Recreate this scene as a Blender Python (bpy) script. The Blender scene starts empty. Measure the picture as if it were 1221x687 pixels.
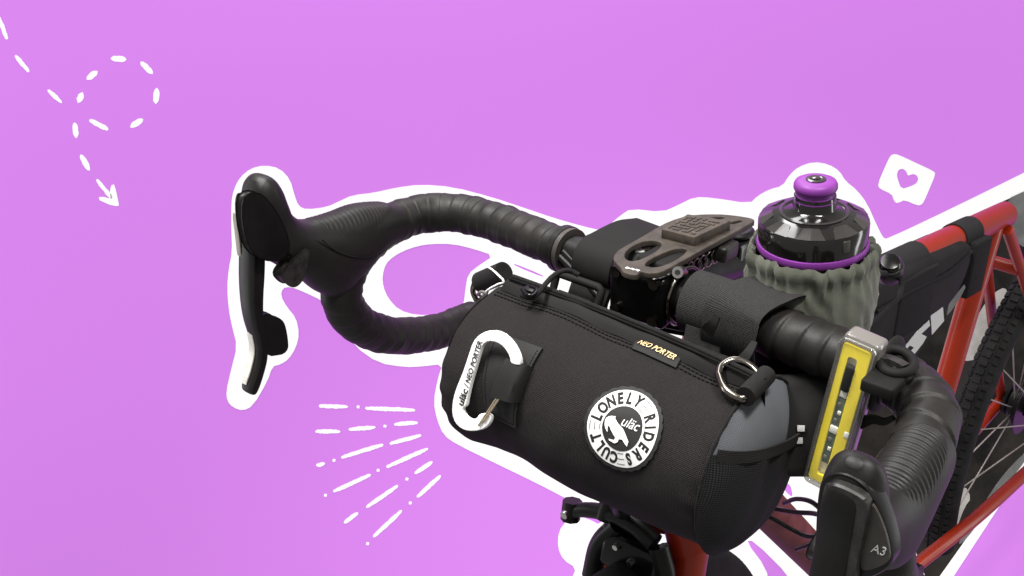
import bpy, bmesh, math, random
import numpy as np
from mathutils import Vector, Matrix, noise

random.seed(7)
scene = bpy.context.scene
COL = scene.collection

# ---------------------------------------------------------------- camera
W, H = 1221.0, 687.0
FPX, CX, CY = 1186.0, 799.0, 425.0
CAM_POS = Vector((.433, -.936, 1.243))
AZ, EL, ROLL = -.723, -.556, -.03
FW = Vector((math.sin(AZ) * math.cos(EL), math.cos(AZ) * math.cos(EL), math.sin(EL)))
_rt = FW.cross(Vector((0, 0, 1))).normalized()
_up = _rt.cross(FW)
RT = math.cos(ROLL) * _rt + math.sin(ROLL) * _up
UP = math.cos(ROLL) * _up - math.sin(ROLL) * _rt
cd = bpy.data.cameras.new('camera')
cam = bpy.data.objects.new('camera', cd)
COL.objects.link(cam)
cam.matrix_world = Matrix((
    (RT.x, UP.x, -FW.x, CAM_POS.x),
    (RT.y, UP.y, -FW.y, CAM_POS.y),
    (RT.z, UP.z, -FW.z, CAM_POS.z),
    (0, 0, 0, 1)))
cd.sensor_fit = 'HORIZONTAL'
cd.sensor_width = 36.0
cd.lens = FPX / W * 36.0
cd.shift_x = (W / 2 - CX) / W
cd.shift_y = (CY - H / 2) / W
cd.clip_start = .02
cd.clip_end = 50
scene.camera = cam

# ---------------------------------------------------------------- light
world = bpy.data.worlds.new('World')
scene.world = world
world.use_nodes = True
bg = world.node_tree.nodes['Background']
bg.inputs[0].default_value = (1, .985, .97, 1)
bg.inputs[1].default_value = .40
scene.view_settings.view_transform = 'Standard'
scene.view_settings.look = 'None'
scene.view_settings.gamma = 1
scene.view_settings.use_curve_mapping = False
scene.view_settings.exposure = 0


def area(name, loc, target, power, sx, sy, col=(1, 1, 1), spread=180):
    d = bpy.data.lights.new(name, 'AREA')
    d.shape = 'RECTANGLE'
    d.size, d.size_y = sx, sy
    d.energy = power
    d.color = col
    d.spread = math.radians(spread)
    o = bpy.data.objects.new(name, d)
    COL.objects.link(o)
    o.location = loc
    o.rotation_euler = (Vector(target) - Vector(loc)).to_track_quat('-Z', 'Y').to_euler()
    return o


BOARD_D = 2.0


def ray(px, py):
    return FW + (px - CX) / FPX * RT - (py - CY) / FPX * UP


def at(px, py, d):
    return CAM_POS + d * ray(px, py)


BC = at(610, 343, BOARD_D)          # board centre


def rel(r, u, f):                    # a point given from the board centre: right, up, towards the camera
    return BC + RT * r + UP * u - FW * f


# wash lamps added out of view to even the backdrop, then the hall's ceiling lights
area('added_wash', rel(0, 2.2, 1.2), rel(0, .3, 0), 74, 5.0, .4)
area('added_wash', rel(0, -2.2, 1.2), rel(0, -.3, 0), 6, 5.0, .4)
area('added_wash', rel(-2.4, 0, 1.0), rel(-.6, 0, 0), 18, .4, 2.0)
area('added_wash', rel(2.4, 0, 1.0), rel(.6, 0, 0), 18, .4, 2.0)
area('ceiling_lamp', (-.35, -.75, 2.05), (-.1, -.55, .9), 5, .5, .14, (1, .97, .93), 75)
area('ceiling_lamp', (.55, -.55, 2.05), (.15, -.52, .9), 4, .5, .14, (1, .97, .93), 75)


# ---------------------------------------------------------------- handlebar frame (steered a little)
def _rot(axis, a):
    return Matrix.Rotation(a, 3, axis)


HT = Vector((0, -.385, .86))
AXS = Vector((0, math.cos(math.radians(71)), math.sin(math.radians(71))))
SM = _rot(AXS, .113)
TILT = .066
C0 = HT + SM @ (Vector((0, -.47, .915)) - HT)
LX = SM @ Vector((1, 0, 0))
FX = SM @ Vector((0, -math.cos(TILT), math.sin(TILT)))
UX = SM @ Vector((0, math.sin(TILT), math.cos(TILT)))
AXES = (LX, FX, UX)


def B(l, f, u):
    return C0 + LX * float(l) + FX * float(f) + UX * float(u)


def loc(X):
    d = X - C0
    return Vector((d.dot(LX), d.dot(FX), d.dot(UX)))


def on(px, py, n, c):               # local point where the sight line meets l / f / u = c
    N = AXES[n]
    r = ray(px, py)
    d = (c - (CAM_POS - C0).dot(N)) / r.dot(N)
    return loc(CAM_POS + d * r)


def onw(px, py, n, c):              # world point on x / y / z = c
    r = ray(px, py)
    return CAM_POS + (c - CAM_POS[n]) / r[n] * r


# ---------------------------------------------------------------- materials
MATS = {}


def mat(name, col, rough=.5, spec=.5, metal=0, noise=None, bump=None, coat=0, trans=0, sheen=0, ior=1.45):
    """noise = (scale, amount, second colour); bump = (kind, scale, strength, distance)"""
    m = bpy.data.materials.new(name)
    m.use_nodes = True
    nt = m.node_tree
    p = nt.nodes['Principled BSDF']
    p.inputs['Base Color'].default_value = (*col, 1)
    p.inputs['Roughness'].default_value = rough
    p.inputs['Specular IOR Level'].default_value = spec
    p.inputs['Metallic'].default_value = metal
    p.inputs['Coat Weight'].default_value = coat
    p.inputs['Coat Roughness'].default_value = .08
    p.inputs['Transmission Weight'].default_value = trans
    p.inputs['Sheen Weight'].default_value = sheen
    p.inputs['IOR'].default_value = ior
    tc = nt.nodes.new('ShaderNodeTexCoord')
    if noise:
        sc, am, c2 = noise
        n = nt.nodes.new('ShaderNodeTexNoise')
        n.inputs['Scale'].default_value = sc
        n.inputs['Detail'].default_value = 5
        n.inputs['Roughness'].default_value = .65
        nt.links.new(tc.outputs['Object'], n.inputs['Vector'])
        mr = nt.nodes.new('ShaderNodeMapRange')
        mr.inputs['From Min'].default_value = .35
        mr.inputs['From Max'].default_value = .68
        mr.inputs['To Max'].default_value = am
        nt.links.new(n.outputs['Fac'], mr.inputs['Value'])
        mx = nt.nodes.new('ShaderNodeMix')
        mx.data_type = 'RGBA'
        mx.inputs['A'].default_value = (*col, 1)
        mx.inputs['B'].default_value = (*c2, 1)
        nt.links.new(mr.outputs['Result'], mx.inputs['Factor'])
        nt.links.new(mx.outputs['Result'], p.inputs['Base Color'])
        rr = nt.nodes.new('ShaderNodeMapRange')
        rr.inputs['To Min'].default_value = max(.02, rough - .1)
        rr.inputs['To Max'].default_value = min(1, rough + .12)
        nt.links.new(n.outputs['Fac'], rr.inputs['Value'])
        nt.links.new(rr.outputs['Result'], p.inputs['Roughness'])
    if bump:
        kind, sc, st, dist = bump
        b = nt.nodes.new('ShaderNodeBump')
        b.inputs['Strength'].default_value = st
        b.inputs['Distance'].default_value = dist
        if kind == 'weave':          # over-and-under threads on the UV sheet (metres)
            hs = []
            for ax, ph in (('X', 0), ('Y', 1.57)):
                w = nt.nodes.new('ShaderNodeTexWave')
                w.bands_direction = ax
                w.inputs['Scale'].default_value = sc
                w.inputs['Distortion'].default_value = 1.2
                w.inputs['Detail'].default_value = 1
                w.inputs['Detail Scale'].default_value = .35
                nt.links.new(tc.outputs['UV'], w.inputs['Vector'])
                hs.append(w)
            mm = nt.nodes.new('ShaderNodeMath')
            mm.operation = 'MULTIPLY'
            nt.links.new(hs[0].outputs['Fac'], mm.inputs[0])
            nt.links.new(hs[1].outputs['Fac'], mm.inputs[1])
            hgt = mm.outputs[0]
            # the thread crowns are coloured a touch lighter
            prev = p.inputs['Base Color'].links
            mx2 = nt.nodes.new('ShaderNodeMix')
            mx2.data_type = 'RGBA'
            mx2.blend_type = 'MIX'
            if prev:
                nt.links.new(prev[0].from_socket, mx2.inputs['A'])
            else:
                mx2.inputs['A'].default_value = (*col, 1)
            mx2.inputs['B'].default_value = (*[min(1, c * 6 + .008 if c < .03 else c * 1.35) for c in col], 1)
            nt.links.new(hgt, mx2.inputs['Factor'])
            nt.links.new(mx2.outputs['Result'], p.inputs['Base Color'])
        else:
            n = nt.nodes.new('ShaderNodeTexNoise')
            n.inputs['Scale'].default_value = sc
            n.inputs['Detail'].default_value = 6
            nt.links.new(tc.outputs['Object'], n.inputs['Vector'])
            hgt = n.outputs['Fac']
        nt.links.new(hgt, b.inputs['Height'])
        nt.links.new(b.outputs['Normal'], p.inputs['Normal'])
    MATS[name] = m
    return m


mat('purple_paper', (.615, .216, .765), 1, 0)
mat('white_paper', (.93, .93, .93), 1, 0)
mat('print_dark', (0.0096, 0.009, 0.009), .9, .05, noise=(7, .8, (0.042, 0.0372, 0.033)))
mat('print_pale', (.42, .40, .38), .9, .05, noise=(16, .8, (.2, .18, .17)))
mat('print_grey', (.17, .17, .17), .9, .05, noise=(14, .8, (.07, .07, .07)))
mat('bag_cloth', (.0042, .0036, .0036), .9, .14, bump=('weave', 300, .8, .0005), noise=(650, .9, (.0125, .0108, .0108)))
mat('bag_smooth', (0.005775, 0.005513, 0.005513), .75, 0.18, noise=(60, .6, (0.0105, 0.009975, 0.00945)), bump=('noise', 900, .25, .0003))
mat('cap_grey', (.112, .118, .130), .95, .08, bump=('weave', 230, .5, .0004), noise=(30, .5, (.078, .083, .094)))
mat('pocket_cloth', (0.00378, 0.00378, 0.0042), .85, 0.14, bump=('weave', 230, .5, .0004), noise=(45, .5, (0.0084, 0.0084, 0.00924)))
mat('webbing', (0.0048, 0.00456, 0.00456), .8, 0.16, bump=('weave', 300, .7, .0004), noise=(90, .5, (0.01056, 0.0096, 0.0096)))
mat('velcro', (.0075, .0072, .0074), .95, .12, noise=(700, .9, (.020, .019, .019)), bump=('weave', 300, .7, .0004))
mat('leather', (0.0091, 0.00875, 0.00875), .6, 0.2, bump=('noise', 700, .3, .0003), noise=(50, .5, (0.0154, 0.0147, 0.0147)))
mat('thread', (.004, .004, .004), .8, .1)
mat('bar_tape', (0.0062, 0.005704, 0.005456), .5, 0.26, noise=(26, .8, (0.01488, 0.0129, 0.01141)), bump=('noise', 420, .25, .0004))
mat('hood_rubber', (0.00624, 0.00576, 0.00552), .48, 0.26, noise=(24, .8, (0.01248, 0.01104, 0.01008)), bump=('noise', 500, .2, .0003))
mat('black_gloss', (0.00216, 0.00216, 0.00216), .2, 0.32, noise=(40, .6, (0.00432, 0.00396, 0.00396)))
mat('black_satin', (0.00352, 0.003432, 0.003344), .38, 0.25, noise=(35, .8, (0.00792, 0.00704, 0.0066)))
mat('black_matte', (0.00432, 0.004224, 0.00408), .7, 0.18, noise=(40, .7, (0.00864, 0.00768, 0.0072)))
mat('tyre_rubber', (0.0078, 0.0078, 0.0084), .8, 0.15, noise=(50, .8, (0.021, 0.0198, 0.0192)))
mat('lever_side', (0.0245, 0.021, 0.0182), .45, .4, noise=(60, .9, (0.042, 0.0364, 0.0315)))
mat('scuffed', (0.006, 0.0057, 0.0054), .45, .4, noise=(140, .9, (0.03, 0.0264, 0.024)))
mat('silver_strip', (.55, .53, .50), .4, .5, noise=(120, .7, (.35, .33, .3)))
mat('steel', (.55, .54, .52), .25, .5, 1, noise=(90, .5, (.35, .34, .33)))
mat('gunmetal', (.16, .145, .125), .18, .5, 1, noise=(120, .5, (.2, .18, .16)))
mat('brass_wire', (.55, .45, .33), .3, .5, 1)
mat('white_enamel', (.64, .64, .63), .45, .4, noise=(70, .35, (.54, .54, .53)))
mat('white_print', (.8, .8, .79), .7, .2)
mat('grey_print', (.42, .42, .41), .7, .2)
mat('gold_print', (.62, .48, .25), .6, .3)
mat('ink', (.012, .012, .012), .7, .2)
mat('badge_black', (.013, .0125, .013), .65, .3, bump=('noise', 600, .2, .0003))
mat('badge_white', (.60, .60, .59), .7, .2, noise=(120, .4, (.55, .55, .54)))
mat('mount_brown', (0.0255, 0.021, 0.01725), .6, .25, noise=(85, .9, (0.0525, 0.0435, 0.03525)), bump=('noise', 300, .3, .0006))
mat('mount_pad', (0.03, 0.024, 0.0195), .6, .25, noise=(170, .9, (0.06375, 0.051, 0.0405)))
mat('olive_cloth', (.060, .064, .050), .9, .12, noise=(35, .8, (.098, .102, .082)), bump=('noise', 700, .35, .0005), sheen=.1)
mat('lid_smoke', (0.006, 0.00525, 0.005), .12, 0.38, noise=(45, .7, (0.01, 0.0085, 0.008)), coat=.3)
mat('lid_facet', (0.0192, 0.0174, 0.0168), .16, 0.42, noise=(45, .7, (0.0288, 0.0258, 0.0246)), coat=.3)
mat('purple_plastic', (0.1403, 0.0238, 0.1913), .45, .3, noise=(80, .5, (0.17, 0.034, 0.221)))
mat('bottle_plastic', (.03, .028, .03), .4, .5)
mat('light_yellow', (.90, .73, .035), .45, .35, noise=(80, .3, (.75, .58, .03)))


def clear(name, tint, gloss, body, bodycol):
    m = bpy.data.materials.new(name)
    m.use_nodes = True
    nt = m.node_tree
    nt.nodes.remove(nt.nodes['Principled BSDF'])
    tr_ = nt.nodes.new('ShaderNodeBsdfTransparent')
    tr_.inputs[0].default_value = (*tint, 1)
    gl = nt.nodes.new('ShaderNodeBsdfGlossy')
    gl.inputs['Roughness'].default_value = .08
    df = nt.nodes.new('ShaderNodeBsdfDiffuse')
    df.inputs[0].default_value = (*bodycol, 1)
    m1 = nt.nodes.new('ShaderNodeMixShader')
    m2 = nt.nodes.new('ShaderNodeMixShader')
    m1.inputs[0].default_value = body
    m2.inputs[0].default_value = gloss
    nt.links.new(tr_.outputs[0], m1.inputs[1])
    nt.links.new(df.outputs[0], m1.inputs[2])
    nt.links.new(m1.outputs[0], m2.inputs[1])
    nt.links.new(gl.outputs[0], m2.inputs[2])
    nt.links.new(m2.outputs[0], nt.nodes['Material Output'].inputs['Surface'])
    MATS[name] = m


clear('lens_clear', (.97, .97, .96), .035, .01, (.8, .8, .8))
clear('rim_clear', (.62, .61, .59), .12, .08, (.5, .49, .47))
mat('clear_edge', (.13, .122, .115), .2, .6, noise=(70, .7, (.12, .11, .1)))
mat('circuit', (.018, .055, .032), .5, .4, noise=(300, .9, (.12, .16, .12)))
mat('led_white', (.75, .75, .72), .35, .5)
mat('red_paint', (.23, .017, .003), .36, .25, coat=.12, noise=(12, .6, (.26, .018, .007)))
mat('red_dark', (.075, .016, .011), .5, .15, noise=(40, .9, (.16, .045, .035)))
mat('rim_grey', (.25, .23, .2), .4, .5, noise=(30, .8, (.16, .15, .13)))
mat('frame_bag_cloth', (0.00676, 0.006656, 0.006656), .85, .2, noise=(30, .8, (0.01352, 0.013, 0.01248)), bump=('noise', 500, .4, .0005))


# ---------------------------------------------------------------- mesh helpers
def make(name, verts, faces, m, parent=None, smooth=True, uvs=None, origin=None):
    me = bpy.data.meshes.new(name)
    o0 = Vector(origin) if origin is not None else Vector((0, 0, 0))
    me.from_pydata([tuple(Vector(v) - o0) for v in verts], [], [tuple(f) for f in faces])
    if uvs is not None:
        ul = me.uv_layers.new(name='UVMap')
        idx = np.empty(len(me.loops), dtype=np.int32)
        me.loops.foreach_get('vertex_index', idx)
        a = np.asarray(uvs, dtype=np.float32)[idx]
        ul.data.foreach_set('uv', a.ravel())
    me.materials.append(MATS[m] if isinstance(m, str) else m)
    if smooth:
        me.polygons.foreach_set('use_smooth', [True] * len(me.polygons))
    me.validate()
    me.update()
    o = bpy.data.objects.new(name, me)
    COL.objects.link(o)
    o.location = o0
    if parent is not None:
        attach(o, parent)
    return o


def attach(o, parent):
    w = world_loc(parent)
    o.parent = parent
    o.location = Vector(o.location) - w


def world_loc(o):
    v = Vector(o.location)
    while o.parent is not None:
        o = o.parent
        v += Vector(o.location)
    return v


def sharp(o, deg=35):
    me = o.data
    bm = bmesh.new()
    bm.from_mesh(me)
    a = math.radians(deg)
    for e in bm.edges:
        if len(e.link_faces) == 2 and e.calc_face_angle(0) > a:
            e.smooth = False
    bm.to_mesh(me)
    bm.free()
    return o


def thing(name, label, cat, origin, group=None):
    o = bpy.data.objects.new(name, None)
    o.empty_display_size = .02
    COL.objects.link(o)
    o.location = origin
    tag(o, label, cat, group)
    return o


def tag(o, label=None, cat=None, group=None, kind=None):
    for k, v in (('label', label), ('category', cat), ('group', group), ('kind', kind)):
        if v:
            o[k] = v
    return o


def spline(pts, n):
    """Catmull-Rom through pts, n samples evenly spread"""
    P = [np.array(p, float) for p in pts]
    P = [2 * P[0] - P[1]] + P + [2 * P[-1] - P[-2]]
    out = []
    for i in range(1, len(P) - 2):
        p0, p1, p2, p3 = P[i - 1:i + 3]
        for k in range(24):
            t = k / 24
            out.append(.5 * ((2 * p1) + (-p0 + p2) * t + (2 * p0 - 5 * p1 + 4 * p2 - p3) * t * t + (-p0 + 3 * p1 - 3 * p2 + p3) * t ** 3))
    out.append(P[-2])
    out = np.array(out)
    d = np.concatenate([[0], np.cumsum(np.linalg.norm(np.diff(out, axis=0), axis=1))])
    s = np.linspace(0, d[-1], n)
    return [Vector([np.interp(v, d, out[:, k]) for k in range(out.shape[1])]) for v in s], s


def tube_data(path, rad, n=20, closed=False, cap=True, flat=1.0, side=None):
    """sweep; rad(i, angle) or number; flat squashes along the second axis"""
    P = [Vector(p) for p in path]
    N = len(P)
    T = []
    for i in range(N):
        a = P[(i - 1) % N] if (closed or i > 0) else P[0]
        b = P[(i + 1) % N] if (closed or i < N - 1) else P[-1]
        T.append((b - a).normalized())
    ref = Vector(side) if side is not None else (Vector((0, 0, 1)) if abs(T[0].z) < .9 else Vector((1, 0, 0)))
    X = (ref - T[0] * ref.dot(T[0])).normalized()
    V, U = [], []
    s = 0
    for i in range(N):
        X = (X - T[i] * X.dot(T[i])).normalized()
        Y = T[i].cross(X)
        if i:
            s += (P[i] - P[i - 1]).length
        for k in range(n):
            a = 2 * math.pi * k / n
            r = rad(i, a) if callable(rad) else rad
            V.append(P[i] + X * (r * math.cos(a)) + Y * (r * flat * math.sin(a)))
            U.append((s, abs(a - math.pi) * .02))
    Fc = []
    M = N if closed else N - 1
    for i in range(M):
        j = (i + 1) % N
        for k in range(n):
            k2 = (k + 1) % n
            Fc.append((i * n + k, i * n + k2, j * n + k2, j * n + k))
    if cap and not closed:
        Fc.append(tuple(range(n - 1, -1, -1)))
        Fc.append(tuple((N - 1) * n + k for k in range(n)))
    return V, Fc, U


def tube(name, path, rad, m, parent=None, n=20, **k):
    V, Fc, U = tube_data(path, rad, n, **k)
    o = make(name, V, Fc, m, parent, True, U)
    return sharp(o, 60)


def rod(name, a, b, r, m, parent=None, n=20, r2=None):
    a, b = Vector(a), Vector(b)
    pts = [a.lerp(b, t / 6) for t in range(7)]
    rr = (lambda i, an: r + (r2 - r) * i / 6) if r2 else r
    return tube(name, pts, rr, m, parent, n)


def lathe(name, prof, base, axis, m, parent=None, n=48, fn=None, cap=True):
    """prof [(r, h)], optional fn(k_angle, i) -> (dr, dh)"""
    ax = Vector(axis).normalized()
    ref = Vector((0, 1, 0)) if abs(ax.y) < .9 else Vector((1, 0, 0))
    X = (ref - ax * ref.dot(ax)).normalized()
    Y = ax.cross(X)
    V, U = [], []
    for i, (r, h) in enumerate(prof):
        for k in range(n):
            a = 2 * math.pi * k / n
            dr, dh = fn(a, i) if fn else (0, 0)
            V.append(Vector(base) + ax * (h + dh) + (X * math.cos(a) + Y * math.sin(a)) * (r + dr))
            U.append((a * .03, h))
    Fc = []
    for i in range(len(prof) - 1):
        for k in range(n):
            k2 = (k + 1) % n
            Fc.append((i * n + k, i * n + k2, (i + 1) * n + k2, (i + 1) * n + k))
    if cap:
        Fc.append(tuple(range(n - 1, -1, -1)))
        e = (len(prof) - 1) * n
        Fc.append(tuple(e + k for k in range(n)))
    o = make(name, V, Fc, m, parent, True, U)
    return sharp(o, 38)


def box_data(c, ax, ay, az, hx, hy, hz, bev=.001, seg=2):
    bm = bmesh.new()
    bmesh.ops.create_cube(bm, size=2)
    for v in bm.verts:
        v.co = Vector((v.co.x * hx, v.co.y * hy, v.co.z * hz))
    if bev > 0:
        bmesh.ops.bevel(bm, geom=list(bm.edges), offset=bev, segments=seg, affect='EDGES', profile=.5)
    bm.verts.index_update()
    V = [Vector(c) + Vector(ax) * v.co.x + Vector(ay) * v.co.y + Vector(az) * v.co.z for v in bm.verts]
    Fc = [[v.index for v in f.verts] for f in bm.faces]
    bm.free()
    return V, Fc


def box(name, c, axes, half, m, parent=None, bev=.001, seg=2):
    V, Fc = box_data(c, *axes, *half, bev, seg)
    o = make(name, V, Fc, m, parent, True)
    return sharp(o, 50)


def curve_mesh(loops, thick, bev=0, res=2):
    """2D outline with holes -> solid of the given thickness (z from 0 to thick)"""
    cu = bpy.data.curves.new('outline', 'CURVE')
    cu.dimensions = '2D'
    cu.fill_mode = 'BOTH'
    cu.extrude = max(1e-6, thick / 2 - bev)
    cu.bevel_depth = bev
    cu.bevel_resolution = res
    cu.offset = -bev
    for lp in loops:
        sp = cu.splines.new('POLY')
        sp.points.add(len(lp) - 1)
        for i, (x, y) in enumerate(lp):
            sp.points[i].co = (x, y, 0, 1)
        sp.use_cyclic_u = True
    ob = bpy.data.objects.new('outline', cu)
    me = bpy.data.meshes.new_from_object(ob)
    V = [Vector((v.co.x, v.co.y, v.co.z + thick / 2)) for v in me.vertices]
    Fc = [tuple(p.vertices) for p in me.polygons]
    bpy.data.objects.remove(ob)
    bpy.data.curves.remove(cu)
    bpy.data.meshes.remove(me)
    return V, Fc


def text_mesh(s, size, thick=.0002, sx=1.0, shear=0.0, offset=0.0):
    cu = bpy.data.curves.new('lettering', 'FONT')
    cu.body = s
    cu.size = size
    cu.align_x = 'CENTER'
    cu.align_y = 'CENTER'
    cu.extrude = thick / 2
    cu.resolution_u = 4
    cu.shear = shear
    cu.offset = offset
    ob = bpy.data.objects.new('lettering', cu)
    me = bpy.data.meshes.new_from_object(ob)
    V = [Vector((v.co.x * sx, v.co.y, v.co.z + thick / 2)) for v in me.vertices]
    Fc = [tuple(p.vertices) for p in me.polygons]
    bpy.data.objects.remove(ob)
    bpy.data.curves.remove(cu)
    bpy.data.meshes.remove(me)
    return V, Fc


def chaikin(lp, n=1):
    for _ in range(n):
        out = []
        for i in range(len(lp)):
            a, b = lp[i], lp[(i + 1) % len(lp)]
            out.append((a[0] * .75 + b[0] * .25, a[1] * .75 + b[1] * .25))
            out.append((a[0] * .25 + b[0] * .75, a[1] * .25 + b[1] * .75))
        lp = out
    return lp


def merge(parts):
    V, Fc = [], []
    for v, f in parts:
        o = len(V)
        V += list(v)
        Fc += [tuple(i + o for i in q) for q in f]
    return V, Fc


# ================================================================ BACKDROP AND PAPER SHAPES
def b2(px, py):                      # place on the board, metres right / up of its centre
    return ((px - 610) / FPX * BOARD_D, -(py - 343) / FPX * BOARD_D)


def on_board(V, lift):
    return [rel(v.x, v.y, v.z + lift) for v in V]


BV, BFc = box_data((0, 0, 0), (1, 0, 0), (0, 1, 0), (0, 0, 1), 2.1, 1.5, .01, .002)
bd = make('backdrop', [rel(v.x, v.y, v.z - .01) for v in BV], BFc, 'purple_paper', None, False)
tag(bd, 'flat purple paper backdrop behind the bicycle', 'backdrop', kind='structure')

OUT = [(302, 484), (290, 490), (278, 486), (271, 478), (270, 466), (276, 440), (283, 413), (277, 390), (273, 370), (271, 343), (273, 320), (277, 301),
       (276, 270), (276, 241), (279, 226), (286, 212), (299, 201), (316, 197), (334, 201), (346, 214), (351, 232), (356, 246), (366, 250), (390, 247),
       (405, 240), (420, 233), (446, 230), (472, 224), (502, 220), (540, 223), (586, 235), (625, 248), (660, 260), (695, 270), (717, 275), (728, 267),
       (740, 257), (752, 249), (790, 253), (808, 245), (828, 235), (850, 236), (894, 243), (903, 234), (917, 226), (933, 222), (941, 209), (952, 199),
       (970, 193), (988, 196), (1001, 204), (1008, 216), (1022, 227), (1034, 243), (1045, 268), (1053, 284), (1058, 285), (1140, 246), (1221, 206),
       (1290, 172), (1290, 455), (1221, 559), (1137, 687), (1124, 707), (690, 707), (682, 690), (687, 677), (672, 668), (665, 653), (666, 634), (676, 620),
       (693, 616), (706, 621), (715, 626), (718, 617), (680, 597), (640, 576), (590, 552), (545, 530), (529, 519), (521, 500), (517, 479), (522, 452),
       (528, 434), (505, 437), (483, 438), (451, 433), (423, 413), (400, 380), (390, 364), (383, 358), (362, 348), (346, 342), (337, 344), (335, 353),
       (342, 366), (353, 379), (357, 398), (353, 415), (344, 429), (334, 435), (325, 437), (319, 455)]
HOLES = [[(456, 329), (460, 315), (468, 307), (480, 300), (496, 294), (514, 291), (540, 291), (565, 297), (589, 305), (572, 316), (558, 327), (555, 345),
          (553, 364), (540, 368), (521, 375), (497, 376), (476, 370), (463, 356), (457, 342)],
         [(610, 313), (647, 328), (648, 331), (616, 318)],
         [(934, 580), (942, 576), (946, 594), (937, 587)],
         [(889, 645), (899, 645), (942, 688), (942, 700), (917, 700), (914, 678)]]
V, Fc = curve_mesh([[b2(*p) for p in chaikin(OUT, 1)]] + [[b2(*p) for p in chaikin(h, 1)] for h in HOLES], .0012)
o = make('paper_cutout', on_board(V, -.0002), Fc, 'white_paper', None, False)
tag(o, 'white paper cutout outlining the handlebar, stuck flat on the purple backdrop', 'paper cutout')


def stroke_loop(a, b, w, jag=.5):
    ax, ay = a
    bx, by = b
    L = math.hypot(bx - ax, by - ay) or 1e-6
    tx, ty = (bx - ax) / L, (by - ay) / L
    nx, ny = -ty, tx
    n = max(3, int(L / 2.2))
    up_, dn = [], []
    for i in range(n + 1):
        t = i / n
        q = w / 2 * (1 - .35 * abs(2 * t - 1) ** 3)
        up_.append((ax + tx * L * t + nx * (q + random.uniform(-jag, jag)), ay + ty * L * t + ny * (q + random.uniform(-jag, jag))))
        dn.append((ax + tx * L * t - nx * (q + random.uniform(-jag, jag)), ay + ty * L * t - ny * (q + random.uniform(-jag, jag))))
    return [(ax - tx * w * .3, ay - ty * w * .3)] + up_ + [(bx + tx * w * .3, by + ty * w * .3)] + dn[::-1]


def doodle(name, lp, parent, holes=()):
    V, Fc = curve_mesh([[b2(*p) for p in lp]] + [[b2(*p) for p in h] for h in holes], .0008)
    return make(name, on_board(V, -.0002), Fc, 'white_paper', parent, False)


t = thing('dashed_arrow', 'white dashed looping trail ending in an arrow head on the purple backdrop', 'arrow', rel(*b2(95, 140), 0))
for a, b, w in [((-1, 21), (8, 46), 5), ((19, 67), (34, 85), 5), ((58, 108), (73, 122), 5), ((94, 121), (98, 112), 7.5), ((105, 94), (115, 86), 7),
                ((134, 70), (149, 71), 7), ((169, 75), (181, 87), 6.5), ((187, 107), (186, 122), 7.5), ((169, 143), (157, 151), 7), ((128, 154), (108, 144), 6),
                ((89, 148), (91, 163), 7), ((97, 186), (106, 202), 6.5)]:
    doodle('dash', stroke_loop(a, b, w), t)
doodle('shaft', stroke_loop((116, 215), (133, 236), 5), t)
doodle('arrow_head', [(133, 221), (136, 220), (138, 226), (140, 235), (142, 245), (139, 246), (130, 244), (119, 239), (118, 235), (124, 235), (132, 237), (131, 229)], t)

t = thing('burst_lines', 'fan of broken white strokes bursting below the brake lever tip', 'burst lines', rel(*b2(450, 560), 0))
for row in ([((65, 73), (163, 76)), ((203, 76),), ((232, 81), (405, 88))],
            [((52, 165), (135, 165)), ((172, 157), (262, 150)), ((300, 146),), ((336, 139), (415, 133))],
            [((55, 287), (80, 281)), ((116, 269),), ((145, 258), (290, 213)), ((320, 208), (427, 180))],
            [((85, 395),), ((116, 381), (245, 322)), ((275, 305),), ((308, 292), (452, 228))],
            [((155, 493), (200, 460)), ((235, 437), (344, 362)), ((379, 337),), ((410, 315), (468, 276))],
            [((237, 570),), ((260, 543), (358, 452)), ((391, 423),), ((418, 400), (498, 326))]):
    for sgm in row:
        q = [(360 + x / 3.025, 460 + y / 3.025) for x, y in sgm]
        if len(q) == 1:
            x, y = q[0]
            doodle('dot', stroke_loop((x - .9, y + .6), (x + .9, y - .6), 4.2, .3), t)
        else:
            doodle('dash', stroke_loop(q[0], q[1], 5, .4), t)

BUB = [(310, 95), (350, 100), (500, 170), (640, 235), (655, 260), (610, 370), (560, 485), (540, 510), (510, 517), (400, 470), (365, 490), (330, 497), (310, 465),
       (300, 425), (200, 380), (180, 345), (250, 180), (285, 110)]
HRT = [(375, 383), (345, 300), (338, 265), (350, 225), (385, 213), (415, 235), (430, 274), (450, 264), (480, 258), (505, 273), (515, 300), (500, 335), (450, 360)]
V, Fc = curve_mesh([[b2(1020 + x / 6.867, 170 + y / 6.867) for x, y in chaikin(BUB, 1)], [b2(1020 + x / 6.867, 170 + y / 6.867) for x, y in chaikin(HRT, 1)]], .0008)
o = make('speech_bubble', on_board(V, -.0002), Fc, 'white_paper', None, False)
tag(o, 'white tilted speech bubble with a heart cut out, on the purple backdrop', 'speech bubble')

# the dark workshop seen round the rear wheel: a flat print on the cutout
t = thing('background_print', 'dark blurred workshop print on the white cutout behind the rear wheel', 'print', rel(*b2(1160, 450), 0))


def printed(name, lp, m, lift, n=2):
    V, Fc = curve_mesh([[b2(*p) for p in chaikin(lp, n)]], .0008)
    return make(name, on_board(V, lift), Fc, m, t, False)


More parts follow.
